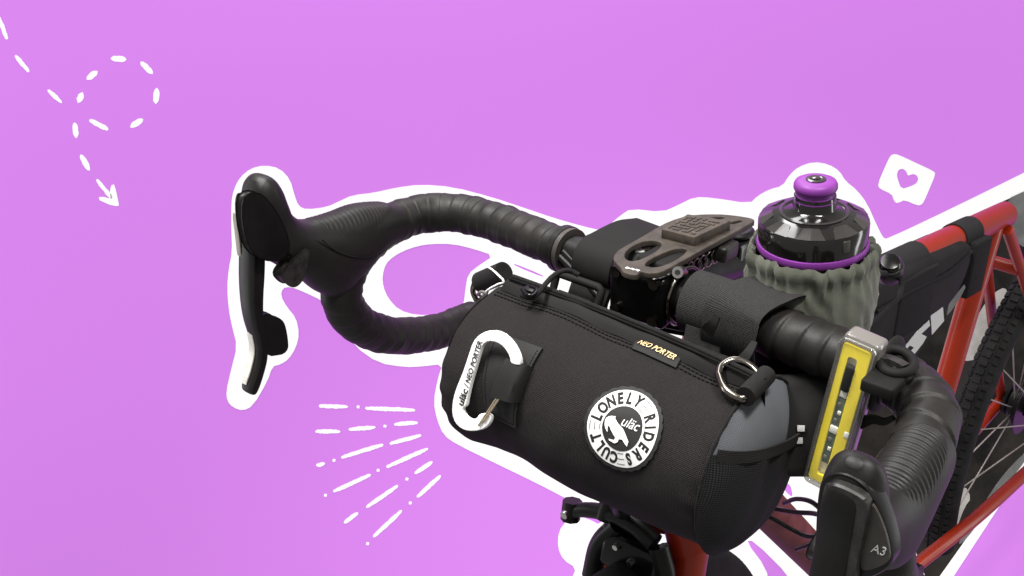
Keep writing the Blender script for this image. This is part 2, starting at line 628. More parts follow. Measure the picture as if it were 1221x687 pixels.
V, Fc = curve_mesh([[b2(*p) for p in [(1046, 310), (1066, 298), (1221, 229), (1285, 200), (1285, 448), (1221, 540), (1145, 652), (1118, 690), (1105, 692), (1085, 640), (1030, 590), (1005, 520), (1000, 420), (1020, 340)]]], .0008)
make('dark_ground', on_board(V, .0006), Fc, 'print_dark', t, False)
printed('pale_patch', [(1203, 340), (1200, 385), (1186, 412), (1168, 428), (1144, 432), (1150, 408), (1164, 378), (1182, 350)], 'print_pale', .0012)
printed('pale_patch', [(1150, 578), (1138, 590), (1126, 612), (1114, 655), (1122, 660), (1131, 640), (1141, 628), (1150, 604), (1158, 594)], 'print_pale', .0012, 1)
printed('pale_patch', [(1146, 494), (1140, 500), (1143, 512), (1150, 504)], 'print_pale', .0012)
printed('grey_patch', [(1196, 240), (1221, 228), (1240, 222), (1240, 300), (1205, 290)], 'print_grey', .0012)
printed('grey_patch', [(1222, 538), (1190, 572), (1160, 622), (1140, 650), (1150, 646), (1190, 590), (1230, 540)], 'print_grey', .0014)

# ================================================================ BICYCLE
bike = thing('bicycle', 'red road bicycle with black taped drop handlebar seen from the front', 'bicycle', (0, 0, 0))

# ---- handlebar
LEFT = [(-.085, -.002, 0), (-.12, -.005, 0), (-.154, -.008, 0), (-.186, -.006, .0), (-.208, .004, 0), (-.221, .024, 0), (-.222, .050, -.001), (-.221, .076, -.008),
        (-.221, .097, -.026), (-.222, .100, -.049), (-.223, .087, -.073), (-.225, .061, -.094), (-.229, .028, -.110), (-.233, -.010, -.122), (-.238, -.050, -.128)]
RIGHT = [(.05, .010, 0), (.09, .011, 0), (.126, .013, 0), (.155, .014, 0), (.183, .016, -.001), (.207, .024, -.002), (.222, .043, -.004), (.226, .066, -.010), (.225, .082, -.022),
         (.225, .092, -.044), (.226, .090, -.074), (.228, .076, -.102), (.228, .060, -.120), (.228, .044, -.132)]


def taped(name, pts, parent, pitch, r=.0172, step=.0011):
    path, s = spline([B(*p) for p in pts], 520)

    def rad(i, a):
        jit = noise.noise(Vector((s[i] * 45, 3.1, pitch * 900)))
        ph = (s[i] / pitch + a / (2 * math.pi) + .22 * jit) % 1.0
        saw = ph if ph < .9 else (1 - ph) * 9
        wob = .0003 * math.sin(s[i] * 190 + 2 * a) + .0002 * math.sin(s[i] * 410 - a)
        amp = .65 + .8 * abs(noise.noise(Vector((s[i] * 30, math.cos(a), math.sin(a)))))
        return r + step * amp * (saw - .5) + wob
    return tube(name, path, rad, 'bar_tape', parent, 36)


p, _ = spline([B(-.10, -.003, 0), B(-.05, .0, 0), B(0, .004, 0), B(.05, .009, 0), B(.075, .0105, 0)], 30)
hb = tube('handlebar', p, lambda i, a: .0159 - .0028 * (1 if i < 9 else 0), 'black_satin', bike, 32)
taped('bar_tape', LEFT, hb, .0115, .0156, .0007)
taped('bar_tape', RIGHT, hb, .0165, .0175, .0021)
rg, _ = spline([B(-.089, -.0023, 0), B(-.0835, -.0018, 0)], 6)
tube('tape_finisher', rg, .0184, 'black_satin', hb, 32)
rg, _ = spline([B(-.0835, -.0018, 0), B(-.0795, -.0015, 0)], 4)
tube('finisher_edge', rg, .0178, 'lever_side', hb, 32)

# ---- brake levers: hood loft + blade + paddles, in (f, u) of the bar frame
ST = [((.040, .014), (.046, -.014), .0155), ((.055, .020), (.064, -.016), .017), ((.078, .025), (.090, -.031), .0185), ((.098, .025), (.108, -.038), .0190),
      ((.116, .026), (.122, -.030), .0185), ((.129, .030), (.135, -.014), .0175), ((.1385, .040), (.150, .001), .0168), ((.1408, .050), (.160, .012), .0165),
      ((.1425, .059), (.1652, .028), .0160), ((.146, .066), (.1660, .046), .0145), ((.151, .0695), (.1635, .060), .0105), ((.1555, .0700), (.1600, .0672), .004)]


def hood_loft(name, tr, parent, ribs=.0006, short=False):
    n, m_ = 56, 420
    key = [(a[0], a[1], b[0], b[1], w) for a, b, w in ([((.064, .0165), (.070, -.0200), .0172)] + ST[2:] if short else ST)]
    rings, ss = spline(key, m_)
    V, U = [], []
    for i, k in enumerate(rings):
        tf, tu, bf, bu, w = k
        t = i / (m_ - 1)
        cf, cu, hf, hu = (tf + bf) / 2, (tu + bu) / 2, (tf - bf) / 2, (tu - bu) / 2
        for j in range(n):
            a = 2 * math.pi * j / n
            ca, sa = math.cos(a), math.sin(a)
            e = .82
            c2 = math.copysign(abs(ca) ** e, ca)
            s2 = math.copysign(abs(sa) ** e, sa)
            l_ = w * s2
            f_, u_ = cf + hf * c2, cu + hu * c2
            # ribbed grip pad on the top of the hood
            pad = 1 - ((t - (.20 if short else .27)) / (.19 if short else .21)) ** 2 - (math.atan2(sa, ca) / 1.05) ** 2
            if pad > 0:
                rib = .5 + .5 * math.sin(t * 2 * math.pi * 48)
                d = .0004 + ribs * rib * min(1, pad * 6)
                nrm = math.hypot(l_, 1e-9)
                u_ += d * max(0, ca)
                l_ += math.copysign(d, l_) * abs(sa)
            V.append(tr(l_, f_, u_))
            U.append((t * .16, a * .015))
    Fc = []
    for i in range(m_ - 1):
        for j in range(n):
            j2 = (j + 1) % n
            Fc.append((i * n + j, i * n + j2, (i + 1) * n + j2, (i + 1) * n + j))
    Fc.append(tuple(range(n - 1, -1, -1)))
    Fc.append(tuple((m_ - 1) * n + j for j in range(n)))
    return make(name, V, Fc, 'hood_rubber', parent, True, U)


def prism(name, poly, tr, wfun, m, parent, smooth_n=2, bev=.25, lo=None):
    """outline in (f, u), thickened along l with rounded edges; wfun(u) = half width"""
    lp = chaikin(poly, smooth_n)
    n = len(lp)
    cf = sum(p[0] for p in lp) / n
    cu = sum(p[1] for p in lp) / n
    # normals for the inset of the rounded rim
    V = []
    prof = [(-1, 1), (-1, .6), (-.8, .2), (-.35, 0), (.35, 0), (.8, .2), (1, .6), (1, 1)]
    for lw, ins in prof:
        for i in range(n):
            a, b, c = lp[i - 1], lp[i], lp[(i + 1) % n]
            tx, ty = c[0] - a[0], c[1] - a[1]
            L = math.hypot(tx, ty) or 1e-9
            nx, ny = ty / L, -tx / L
            if nx * (b[0] - cf) + ny * (b[1] - cu) < 0 and False:
                nx, ny = -nx, -ny
            w = wfun(b[1])
            d = ins * w * bev
            V.append(tr(lw * w, b[0] + SGN * nx * d, b[1] + SGN * ny * d))
    Fc = []
    K = len(prof)
    for k in range(K - 1):
        for i in range(n):
            j = (i + 1) % n
            Fc.append((k * n + i, k * n + j, (k + 1) * n + j, (k + 1) * n + i))
    Fc.append(tuple(range(n - 1, -1, -1)))
    Fc.append(tuple((K - 1) * n + i for i in range(n)))
    o = make(name, V, Fc, m, parent, True)
    bm = bmesh.new()
    bm.from_mesh(o.data)
    bmesh.ops.triangulate(bm, faces=[f for f in bm.faces if len(f.verts) > 4])
    bmesh.ops.recalc_face_normals(bm, faces=list(bm.faces))
    bm.to_mesh(o.data)
    bm.free()
    return sharp(o, 55)


SGN = 1
BLADE = [(.164, .060), (.1695, .058), (.1725, .042), (.1735, .022), (.1775, .004), (.1805, -.014), (.1815, -.030), (.1800, -.044), (.1800, -.054), (.1850, -.066), (.1925, -.0775), (.1935, -.0825),
         (.1905, -.0850), (.1865, -.0820), (.1795, -.0700), (.1745, -.0590), (.1735, -.046), (.1735, -.030), (.171, -.014), (.1665, .004), (.163, .02), (.161, .042)]
PADDLE = [(.174, -.026), (.166, -.0305), (.1600, -.0365), (.1585, -.041), (.1582, -.048), (.1585, -.055), (.1592, -.0595), (.1625, -.0615), (.168, -.0600), (.173, -.0585), (.177, -.052), (.177, -.034)]
THUMB = [(.162, .004), (.150, .010), (.140, .0175), (.137, .012), (.141, .004), (.147, -.006), (.153, -.008), (.158, -.004)]


def brake_lever(tr, side):
    h = hood_loft('brake_hood', tr, bike, .0006 if side > 0 else .00028, side > 0)
    global SGN
    SGN = 1 if side > 0 else 1
    prism('lever_blade', BLADE, tr, lambda u: .0086 - .0028 * max(0, -u / .09), 'black_satin', h)
    prism('shift_paddle', PADDLE, lambda l, f, u: tr(l - side * .001, f, u), lambda u: .0050, 'black_satin', h, 1)
    prism('thumb_lever', THUMB, lambda l, f, u: tr(l - side * .0135, f, u), lambda u: .005, 'scuffed', h)
    # light strip along the front of the blade
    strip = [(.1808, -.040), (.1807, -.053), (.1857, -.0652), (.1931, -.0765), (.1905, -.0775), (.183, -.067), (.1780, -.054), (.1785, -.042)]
    if side < 0:
        prism('blade_edge', [(.1730, .046), (.1740, .030), (.1752, .016), (.1735, .015), (.1715, .030), (.1705, .046)], lambda l, f, u: tr(l + side * .0062, f, u), lambda u: .0022, 'rim_grey', h, 1, .1)
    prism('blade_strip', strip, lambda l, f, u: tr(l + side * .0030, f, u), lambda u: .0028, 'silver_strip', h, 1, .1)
    # seam line of the pad and of the body shell
    for q in ([(.063, -.004), (.075, -.0085), (.09, -.0075), (.105, -.001), (.117, .008), (.126, .019)],):
        pp, _ = spline([tr(-side * .0196 * (1 if i < 4 else .96), *v) for i, v in enumerate(q)], 24)
        tube('pad_seam', pp, .0005, 'black_matte', h, 8)
    # cap of the lever body with its edge
    cap = []
    if side > 0:
        return h
    for px, py in [(290, 238), (299, 231), (311, 234), (325, 251), (337, 274), (343, 295), (336, 306), (322, 309), (308, 305), (297, 293), (290, 266)]:
        v = on(px, py, 0, -.205)
        cap.append((v.y, v.z))
    prism('body_cap', cap, lambda l, f, u: tr(l * .3 - side * .0134, f, u), lambda u: .0112, 'black_satin', h, 1, .16)
    rod('pivot_pin', tr(-side * .0166, .152, .0145), tr(-side * .0176, .152, .0145), .0016, 'black_gloss', h, 12)
    return h


LH = brake_lever(lambda l, f, u: B(-.2205 + l, f, u), -1)
RP = dict(l=.232, pit=.10, df=.003, du=-.018, toe=.05)


def rtr(l, f, u):
    f0 = f - .05
    c, s = math.cos(-RP['pit']), math.sin(-RP['pit'])
    f2, u2 = f0 * c - u * s, f0 * s + u * c
    return B(RP['l'] + l - RP['toe'] * f2, .05 + f2 + RP['df'], u2 + RP['du'] * min(1, max(0, f0 / .06 + .1)))


RH = brake_lever(rtr, 1)
# outer shell panel of the lever facing forward, with its model mark
PAN = [(1037, 598), (1045, 606), (1054, 628), (1060, 650), (1062, 668), (1052, 676), (1030, 683), (1024, 676), (1031, 640)]
FCN = .1725


# ---- stem, faceplate and bolts
stem_a, stem_b = B(0, .004, 0), B(0, -.095, -.018)
pp = [stem_a.lerp(stem_b, k / 12) for k in range(13)]
st = tube('stem', pp, lambda i, a: .0185 - .002 * math.sin(i / 12 * math.pi), 'black_gloss', bike, 28)
rg, _ = spline([B(-.024, .001, 0), B(.026, .006, 0)], 12)
cr_ = [B(.0275, .006 + .0205 * math.cos(a_), .0205 * math.sin(a_)) for a_ in np.linspace(0, 2 * math.pi, 40, endpoint=False)]
tube('clamp_highlight', cr_, .0016, 'gunmetal', st, 8, closed=True)  # added metal ring standing in for the bright highlight along the clamp
tube('clamp', rg, lambda i, a: .0215 - (.002 if i in (0, 11) else 0), 'black_gloss', st, 36)
box('faceplate', B(.001, .0215, -.001), (LX, FX, UX), (.0235, .0065, .0195), 'black_gloss', st, .004, 3)
for l in (-.015, .017):
    for u in (-.0145, .0145):
        rod('bolt', B(l, .026, u), B(l, .0305, u), .0042, 'gunmetal', st, 14)
box('steerer_clamp', B(0, -.105, -.018), (LX, FX, UX), (.017, .020, .021), 'black_gloss', st, .006, 3)
lathe('top_cap', [(.0001, .004), (.014, .004), (.0165, .002), (.0165, 0)][::-1], B(0, -.105, .004), UX, 'black_satin', st, 28)

# ---- frame
ht_a, ht_b = Vector((0, -.392, .85)), Vector((0, -.440, .715))
head = rod('head_tube', ht_b, ht_a, .0205, 'red_paint', bike, 28)
rod('headset_cup', Vector((0, -.389, .858)), ht_a, .0225, 'black_satin', head, 28)
rod('headset_cup', ht_b, ht_b + (ht_b - ht_a).normalized() * .012, .0235, 'black_satin', head, 28)
TT = [Vector((0, -.398, .814)), Vector((0, .187, .7335))]
rod('top_tube', TT[0], TT[1], .0160, 'red_paint', bike, 28)
SC = Vector((0, .150, .730))
BB = Vector((0, -.005, .285))
rod('seat_tube', BB, SC + (SC - BB).normalized() * .004, .0148, 'red_paint', bike, 28)
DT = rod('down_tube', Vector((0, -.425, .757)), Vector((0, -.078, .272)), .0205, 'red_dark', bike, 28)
AXL = Vector((0, .462, .290))
for s in (1, -1):
    pp, _ = spline([SC + Vector((s * .016, .012, -.004)), SC.lerp(AXL, .35) + Vector((s * .032, .004, 0)), AXL + Vector((s * .062, 0, 0))], 30)
    tube('seat_stay', pp, .0074, 'red_paint', bike, 18)
    pp, _ = spline([BB + Vector((s * .022, .02, 0)), BB.lerp(AXL, .4) + Vector((s * .045, 0, .0)), AXL + Vector((s * .062, 0, -.012))], 30)
    tube('chain_stay', pp, .0095, 'red_paint', bike, 18)
bp = SC.lerp(AXL, .17)
rod('stay_bridge', bp + Vector((-.022, .006, 0)), bp + Vector((.022, .006, 0)), .0085, 'red_paint', bike, 18)
rod('bottom_bracket_shell', BB + Vector((-.036, 0, 0)), BB + Vector((.036, 0, 0)), .021, 'black_satin', bike, 24)
lathe('chainring', [(.06, -.0015), (.088, -.0015), (.088, .0015), (.06, .0015), (.06, -.0015)], BB + Vector((-.045, 0, 0)), (1, 0, 0), 'black_satin', bike, 48, cap=False)


def wheel(name, centre, axle, R, a0, a1, rt_, tread, parent, rimm, spokes, ref):
    """an arc of wheel between the angles a0 and a1 (degrees, from ref towards up)"""
    ax = Vector(axle).normalized()
    X = (Vector(ref) - ax * Vector(ref).dot(ax)).normalized()
    Y = ax.cross(X)
    if Y.z < 0:
        Y = -Y
    N = max(40, int((a1 - a0) * 1.2))
    an = [math.radians(a0 + (a1 - a0) * i / (N - 1)) for i in range(N)]
    path = [centre + (X * math.cos(a) + Y * math.sin(a)) * R for a in an]
    ty = tube(name, path, lambda i, a: rt_ * (1 + (.05 if (i + (1 if math.sin(a) > 0 else 0)) % 2 else 0) * (1 if abs(math.cos(a)) > .75 else 0)), tread, parent, 20, side=X)
    rim = [centre + (X * math.cos(a) + Y * math.sin(a)) * (R - rt_ - .006) for a in an]
    tube('rim', rim, .011, rimm, ty, 14, side=X, flat=.9)
    parts = []
    for k in range(spokes):
        a = math.radians(a0 + (a1 - a0) * (k + .5) / spokes)
        e = centre + (X * math.cos(a) + Y * math.sin(a)) * (R - rt_ - .012)
        h = centre + ax * (.03 if k % 2 else -.03) + (X * math.cos(a + .5) + Y * math.sin(a + .5)) * .022
        parts.append(tube_data([h, h.lerp(e, .5), e], .0011, 6)[:2])
    V, Fc = merge(parts)
    tag(make('spokes', V, Fc, 'rim_grey', ty), kind='stuff')
    return ty


# rear wheel: the part of it that the picture keeps
rw = wheel('rear_tyre', AXL, (1, 0, 0), .322, 62, 193, .021, 'tyre_rubber', bike, 'rim_grey', 13, (0, 1, 0))
blk = []
for row in (-1, 0, 1):
    for k in range(62):
        a = math.radians(63 + 129 * (k + (.5 if row else 0)) / 62)
        rad = Vector((0, math.cos(a), math.sin(a)))
        tan = Vector((0, -math.sin(a), math.cos(a)))
        tilt = (rad + Vector((row * .75, 0, 0))).normalized()
        side_ = tan.cross(tilt).normalized()
        c = AXL + rad * .322 + tilt * .0215
        blk.append(box_data(c, tan, side_, tilt, .0042, .0042 if row else .0055, .0022, 0))
V, Fc = merge(blk)
tag(make('tread', V, Fc, 'tyre_rubber', rw, False), kind='stuff')
lathe('hub', [(.012, -.055), (.026, -.05), (.026, -.045), (.014, -.04), (.014, .04), (.026, .045), (.026, .05), (.012, .055)], AXL, (1, 0, 0), 'black_matte', rw, 28)
for k in range(7):
    lathe('sprocket', [(.018, 0), (.024 + .0045 * k, 0), (.024 + .0045 * k, .0016), (.018, .0016)], AXL + Vector((-.018 - .0038 * (6 - k), 0, 0)), (1, 0, 0), 'black_satin', rw, 36, cap=False)

# ---- fork and front brake, turned with the bar
CRN = at(788, 610, .845)
fdn = (SM @ Vector((0, -math.cos(math.radians(71)), -math.sin(math.radians(71))))).normalized()
lat = SM @ Vector((1, 0, 0))
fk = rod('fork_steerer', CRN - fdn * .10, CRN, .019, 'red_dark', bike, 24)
pp, _ = spline([CRN - lat * .036 + fdn * .022, CRN - lat * .02 - fdn * .004, CRN, CRN + lat * .02 - fdn * .004, CRN + lat * .036 + fdn * .022], 24)
tube('crown', pp, .0185, 'red_paint', fk, 20)
fwd = SM @ Vector((0, -1, 0))
for s in (1, -1):
    pp, _ = spline([CRN + lat * s * .034 + fdn * .006, CRN + lat * s * .041 + fdn * .10, CRN + lat * s * .046 + fdn * .24, CRN + lat * s * .05 + fdn * .37 + fwd * .03], 30)
    tube('fork_blade', pp, lambda i, a: .0158 - .006 * i / 29, 'red_paint', fk, 20)
FAX = CRN + fdn * .40 + fwd * .045
FR = .345
fw_ = wheel('front_tyre', FAX, lat, FR + .012, 58, 152, .0205, 'tyre_rubber', bike, 'rim_grey', 9, tuple(fwd))
# dual pivot caliper on the front of the crown
cal = CRN + fwd * .034 + fdn * .006
ca = box('brake_caliper', cal + fdn * .014, (lat, fwd, -fdn), (.030, .0085, .016), 'black_gloss', bike, .006, 3)
pp, _ = spline([cal + lat * .018 - fdn * .006, cal - lat * .006 - fdn * .013, cal - lat * .036 - fdn * .011, cal - lat * .060 - fdn * .003, cal - lat * .068 + fdn * .004], 26)
tube('caliper_arm', pp, lambda i, a: .0085 - .0022 * i / 25, 'black_satin', ca, 16)
pp, _ = spline([cal - lat * .020 - fdn * .006, cal - lat * .034 + fdn * .018, cal - lat * .036 + fdn * .05], 20)
tube('caliper_arm', pp, .0088, 'black_satin', ca, 16)
pp, _ = spline([cal + lat * .022 - fdn * .004, cal + lat * .034 + fdn * .02, cal + lat * .033 + fdn * .05], 20)
tube('caliper_arm', pp, .0088, 'black_satin', ca, 16)
rod('barrel_adjuster', cal - lat * .068 + fdn * .010, cal - lat * .069 - fdn * .008, .0085, 'black_satin', ca, 8)
rod('cable_bolt', cal - lat * .069 + fwd * .006, cal - lat * .069 + fwd * .0105, .0036, 'steel', ca, 14)
for dl, dd, r in ((.004, .012, .0032), (-.012, .004, .0026), (.016, .030, .0052), (-.004, .028, .0024)):
    rod('bolt', cal + lat * dl + fdn * dd + fwd * .006, cal + lat * dl + fdn * dd + fwd * .0125, r, 'steel', ca, 14)
pp, _ = spline([B(-.03, .03, -.07), at(742, 600, .80), cal - lat * .030 - fdn * .03, cal - lat * .034 - fdn * .006], 24)
tube('cable_stop', pp, .0085, 'black_satin', ca, 14)

# ---- cables looping by the down tube
for q in ([(908, 604, .80), (925, 607, .79), (950, 611, .76), (968, 612, .74), (990, 615, .70), (1005, 600, .68)],
          [(899, 610, .80), (920, 618, .80), (945, 632, .79), (965, 640, .78), (985, 634, .75), (1000, 610, .70)],
          [(935, 600, .80), (950, 595, .77), (970, 600, .74), (985, 620, .73), (972, 645, .75), (950, 655, .78)],
          ):
    pp, _ = spline([at(*v) for v in q], 40)
    tube('cable', pp, .0019, 'black_satin', bike, 10)
# slim cables that leave the bar by the stem
for q in ([(672, 300, .735), (690, 318, .73), (706, 332, .725), (720, 352, .72)], [(668, 306, .735), (684, 322, .73), (700, 338, .725), (716, 356, .715)]):
    pp, _ = spline([at(*v) for v in q], 24)
    tube('cable', pp, .0026, 'black_satin', bike, 12)
for q in ([(745, 372, .72), (790, 386, .71), (830, 394, .71), (868, 398, .70)], [(752, 382, .735), (800, 394, .725), (850, 402, .72)]):
    pp, _ = spline([at(*v) for v in q], 24)
    tube('cable', pp, .0025, 'black_satin', bike, 12)

# ---- lever shell, plate and its mark (right lever), facing forward
def front_plate(name, poly, f0, thick, m, n_=2):
    pv = [on(px, py, 1, f0) for px, py in chaikin(poly, n_)]
    n = len(pv)
    c = sum(pv, Vector()) / n
    V = [B(*(c.lerp(p, .965))) for p in pv] + [B(p[0], p[1] - .0012, p[2]) for p in pv] + [B(p[0], p[1] - thick, p[2]) for p in pv]
    Fc = [tuple(range(n)), tuple(range(3 * n - 1, 2 * n - 1, -1))]
    for k in (0, 1):
        Fc += [(k * n + i, k * n + i + n, k * n + (i + 1) % n + n, k * n + (i + 1) % n) for i in range(n)]
    o = make(name, V, Fc, m, RH, True)
    bm = bmesh.new()
    bm.from_mesh(o.data)
    bmesh.ops.triangulate(bm, faces=[f for f in bm.faces if len(f.verts) > 4])
    bmesh.ops.recalc_face_normals(bm, faces=list(bm.faces))
    bm.to_mesh(o.data)
    bm.free()
    return sharp(o, 30)


front_plate('lever_shell', [(975, 585), (981, 568), (996, 562), (1012, 565), (1030, 576), (1046, 598), (1058, 630), (1065, 660), (1062, 678), (1040, 690), (1010, 700), (970, 700), (972, 620)], FCN - .0012, .010, 'black_satin')
front_plate('shell_panel', PAN, FCN, .008, 'lever_side')
front_plate('lever_plate', [(990, 577), (1000, 579), (1018, 587), (1035, 598), (1034, 615), (1028, 650), (1021, 672), (1019, 705), (966, 705), (972, 650), (980, 605), (986, 582)], FCN + .0042, .012, 'scuffed', 1)


def flat_text(name, s, p0, p1, upv, nrm, m, parent, thick=.0003, fill=1.0, shear=0, off=0, sx=None):
    """lettering between two points on a plane"""
    p0, p1 = Vector(p0), Vector(p1)
    V, Fc = text_mesh(s, .01, thick / .01 * .01, 1, shear, off)
    w = max(v.x for v in V) - min(v.x for v in V)
    L = (p1 - p0).length
    x = (p1 - p0).normalized()
    nn = Vector(nrm).normalized()
    y = nn.cross(x).normalized()
    k = L / w
    mid = (p0 + p1) / 2
    cx = (max(v.x for v in V) + min(v.x for v in V)) / 2
    return make(name, [mid + x * (v.x - cx) * k + y * v.y * k * fill + nn * v.z for v in V], Fc, m, parent, False)


flat_text('lettering', 'A3', B(*on(1038, 653, 1, FCN + .0003)), B(*on(1057, 659, 1, FCN + .0003)), UX, FX, 'grey_print', RH, fill=1.15, shear=.35)

# ================================================================ HANDLEBAR BAG
BF_, BU_, BR_ = .075, -.0615, .0595
LL, LR = -.088, .125
bag = thing('handlebar_bag', 'black woven roll bag with grey end panel strapped under the handlebar', 'bag', B(.02, BF_, BU_ - BR_))


def bdef(l, th):
    e = 0
    if l < LL + .012:
        q = (LL + .012 - l) / .012
        e -= .003 * q * q
    if l > LR - .008:
        q = (l - LR + .008) / .008
        e -= .002 * q * q
    e += .0007 * math.sin(th * 14 + 3 * math.sin(th * 3)) * (math.exp(-(l - LL) / .012) + math.exp(-(LR - l) / .010))
    e += .0020 * noise.noise(Vector((l * 16, math.cos(th) * 1.3, math.sin(th) * 1.3))) + .0007 * noise.noise(Vector((l * 60, math.cos(th) * 4, math.sin(th) * 4)))
    return BR_ + e + .0010 * math.sin(l * 38 + th + .6) + .0007 * math.sin(l * 75 - 2 * th) + .0006 * math.sin(3 * th + 1)


def bagp(l, th, off=0.0):
    r = bdef(l, th) + off
    return B(l, BF_ + r * math.cos(th), BU_ + r * math.sin(th))


def bags(px, py):
    """(l, s) on the bag where the sight line meets it"""
    R = BR_
    o = loc(CAM_POS)
    r = ray(px, py)
    d = Vector((r.dot(LX), r.dot(FX), r.dot(UX)))
    l = th = 0
    for _ in range(4):
        a = d.y ** 2 + d.z ** 2
        b = 2 * (d.y * (o.y - BF_) + d.z * (o.z - BU_))
        c = (o.y - BF_) ** 2 + (o.z - BU_) ** 2 - R * R
        D = max(0, b * b - 4 * a * c)
        q = (-b - math.sqrt(D)) / (2 * a)
        X = o + q * d
        l, th = X.x, math.atan2(X.z - BU_, X.y - BF_)
        R = bdef(l, th)
    return l, th * BR_


NT, NL = 120, 100
V, U = [], []
for i in range(NL + 1):
    l = LL + (LR - LL) * i / NL
    for k in range(NT + 1):
        th = 2 * math.pi * k / NT
        V.append(bagp(l, th))
        U.append((l, th * BR_))
Fc = [(i * (NT + 1) + k, i * (NT + 1) + k + 1, (i + 1) * (NT + 1) + k + 1, (i + 1) * (NT + 1) + k) for i in range(NL) for k in range(NT)]
body = make('bag_body', V, [f[::-1] for f in Fc], 'bag_cloth', bag, True, U)


def dome(name, l0, sgn, bulge, R, m, parent, off=0, n=64, K=14):
    V, U, Fc = [B(l0 + sgn * (bulge + off), BF_, BU_)], [(0, 0)], []
    for i in range(1, K + 1):
        q = i / K
        for k in range(n):
            a = 2 * math.pi * k / n
            V.append(B(l0 + sgn * (bulge * (1 - q ** 3) + off), BF_ + R * q * math.cos(a), BU_ + R * q * math.sin(a)))
            U.append((R * q * math.cos(a), R * q * math.sin(a)))
    for k in range(n):
        Fc.append((0, 1 + k, 1 + (k + 1) % n))
    for i in range(K - 1):
        for k in range(n):
            a, b = 1 + i * n + k, 1 + i * n + (k + 1) % n
            Fc.append((a, a + n, b + n, b))
    if sgn > 0:
        Fc = [f[::-1] for f in Fc]
    return make(name, V, Fc, m, parent, True, U)


dome('end_panel', LL + .0005, -1, .006, BR_ - .004, 'bag_cloth', bag)
BULGE = .013
cap = dome('end_panel', LR - .0005, 1, BULGE, BR_ - .0012, 'cap_grey', bag)
cap['label'] = 'grey blue woven end panel'


def capl(f, u, off=0):
    q = math.hypot(f - BF_, u - BU_) / (BR_ - .0012)
    return LR - .0005 + BULGE * (1 - min(1, q) ** 3) + off


# pocket over the lower part of the end panel
pA, pB = on(852, 549, 0, .131), on(949, 509, 0, .131)
A2, B2 = np.array([pA.y, pA.z]), np.array([pB.y, pB.z])
dv = (B2 - A2) / np.linalg.norm(B2 - A2)
nv = np.array([dv[1], -dv[0]])
if nv[1] > 0:
    nv = -nv
c2 = np.array([BF_, BU_])


def chord(p, v, R):
    b = np.dot(p - c2, v)
    return -b + math.sqrt(max(0, b * b - (np.dot(p - c2, p - c2) - R * R)))


Rp = BR_ + .0012
t1 = chord(A2, dv, BR_ - .0015)
t0 = -chord(A2, -dv, BR_ - .0015)
V, U, K, M_ = [], [], 40, 30
foot = A2 + dv * np.dot(c2 - A2, dv)                 # foot of the disc centre on the pocket edge
d0 = np.dot(foot - c2, nv)
for i in range(K + 1):
    x = 2 * i / K - 1
    for j in range(M_ + 1):
        d = d0 + (Rp - d0) * (j / M_) ** .9
        hw = math.sqrt(max(0, Rp * Rp - d * d))
        p = c2 + nv * d + dv * hw * x
        rq = min(1, np.linalg.norm(p - c2) / Rp)
        fold = .0012 * math.sin(hw * x * 230 + j * .12) * (1 - j / M_ * .6) * (1 - rq ** 4)
        V.append(B(capl(p[0], p[1]) + .0052 * (1 - rq ** 8) + .0009 + fold, p[0], p[1]))
        U.append((hw * x, d))
Fc = [(i * (M_ + 1) + j, (i + 1) * (M_ + 1) + j, (i + 1) * (M_ + 1) + j + 1, i * (M_ + 1) + j + 1) for i in range(K) for j in range(M_)]
pk = make('end_pocket', V, Fc, 'pocket_cloth', bag, True, U)


def ribbon_data(path, wdir, width, thick, n=None):
    """flat strap: path of points, wdir(i) across, returns verts/faces/uv"""
    P = [Vector(p) for p in path]
    N = len(P)
    V, U, s = [], [], 0
    for i in range(N):
        T = (P[min(N - 1, i + 1)] - P[max(0, i - 1)]).normalized()
        w = Vector(wdir(i) if callable(wdir) else wdir)
        w = (w - T * w.dot(T)).normalized()
        nn = T.cross(w)
        if i:
            s += (P[i] - P[i - 1]).length
        wd = width(i) if callable(width) else width
        for a, b in ((-.5, -.5), (-.47, .5), (0, .55), (.47, .5), (.5, -.5), (0, -.5)):
            V.append(P[i] + w * wd * a + nn * thick * b)
            U.append((s, a * wd))
    Fc = []
    for i in range(N - 1):
        for k in range(6):
            k2 = (k + 1) % 6
            Fc.append((i * 6 + k, i * 6 + k2, (i + 1) * 6 + k2, (i + 1) * 6 + k))
    Fc += [tuple(range(5, -1, -1)), tuple((N - 1) * 6 + k for k in range(6))]
    return V, Fc, U


def ribbon(name, path, wdir, width, thick, m, parent):
    V, Fc, U = ribbon_data(path, wdir, width, thick)
    o = make(name, V, Fc, m, parent, True, U)
    bm = bmesh.new(); bm.from_mesh(o.data); bmesh.ops.recalc_face_normals(bm, faces=list(bm.faces)); bm.to_mesh(o.data); bm.free()
    return sharp(o, 50)


pth = []
for i in range(30):
    q = t0 + (t1 - t0) * (i / 29)
    p = A2 + dv * q
    rq = min(1, np.linalg.norm(p - c2) / Rp)
    pth.append(B(capl(p[0], p[1]) + .0052 * (1 - rq ** 8) + .0016, p[0], p[1]))
wv = FX * float(nv[0]) + UX * float(nv[1])
ribbon('pocket_binding', pth, wv, .0075, .0018, 'webbing', pk)
ring = [B(LR - .0008, BF_ + (BR_ - .0008) * math.cos(a), BU_ + (BR_ - .0008) * math.sin(a)) for a in np.linspace(0, 2 * math.pi, 90, endpoint=False)]
tube('end_piping', ring, lambda i, a: .0013 + .0003 * math.sin(i * 1.9), 'webbing', bag, 10, closed=True)

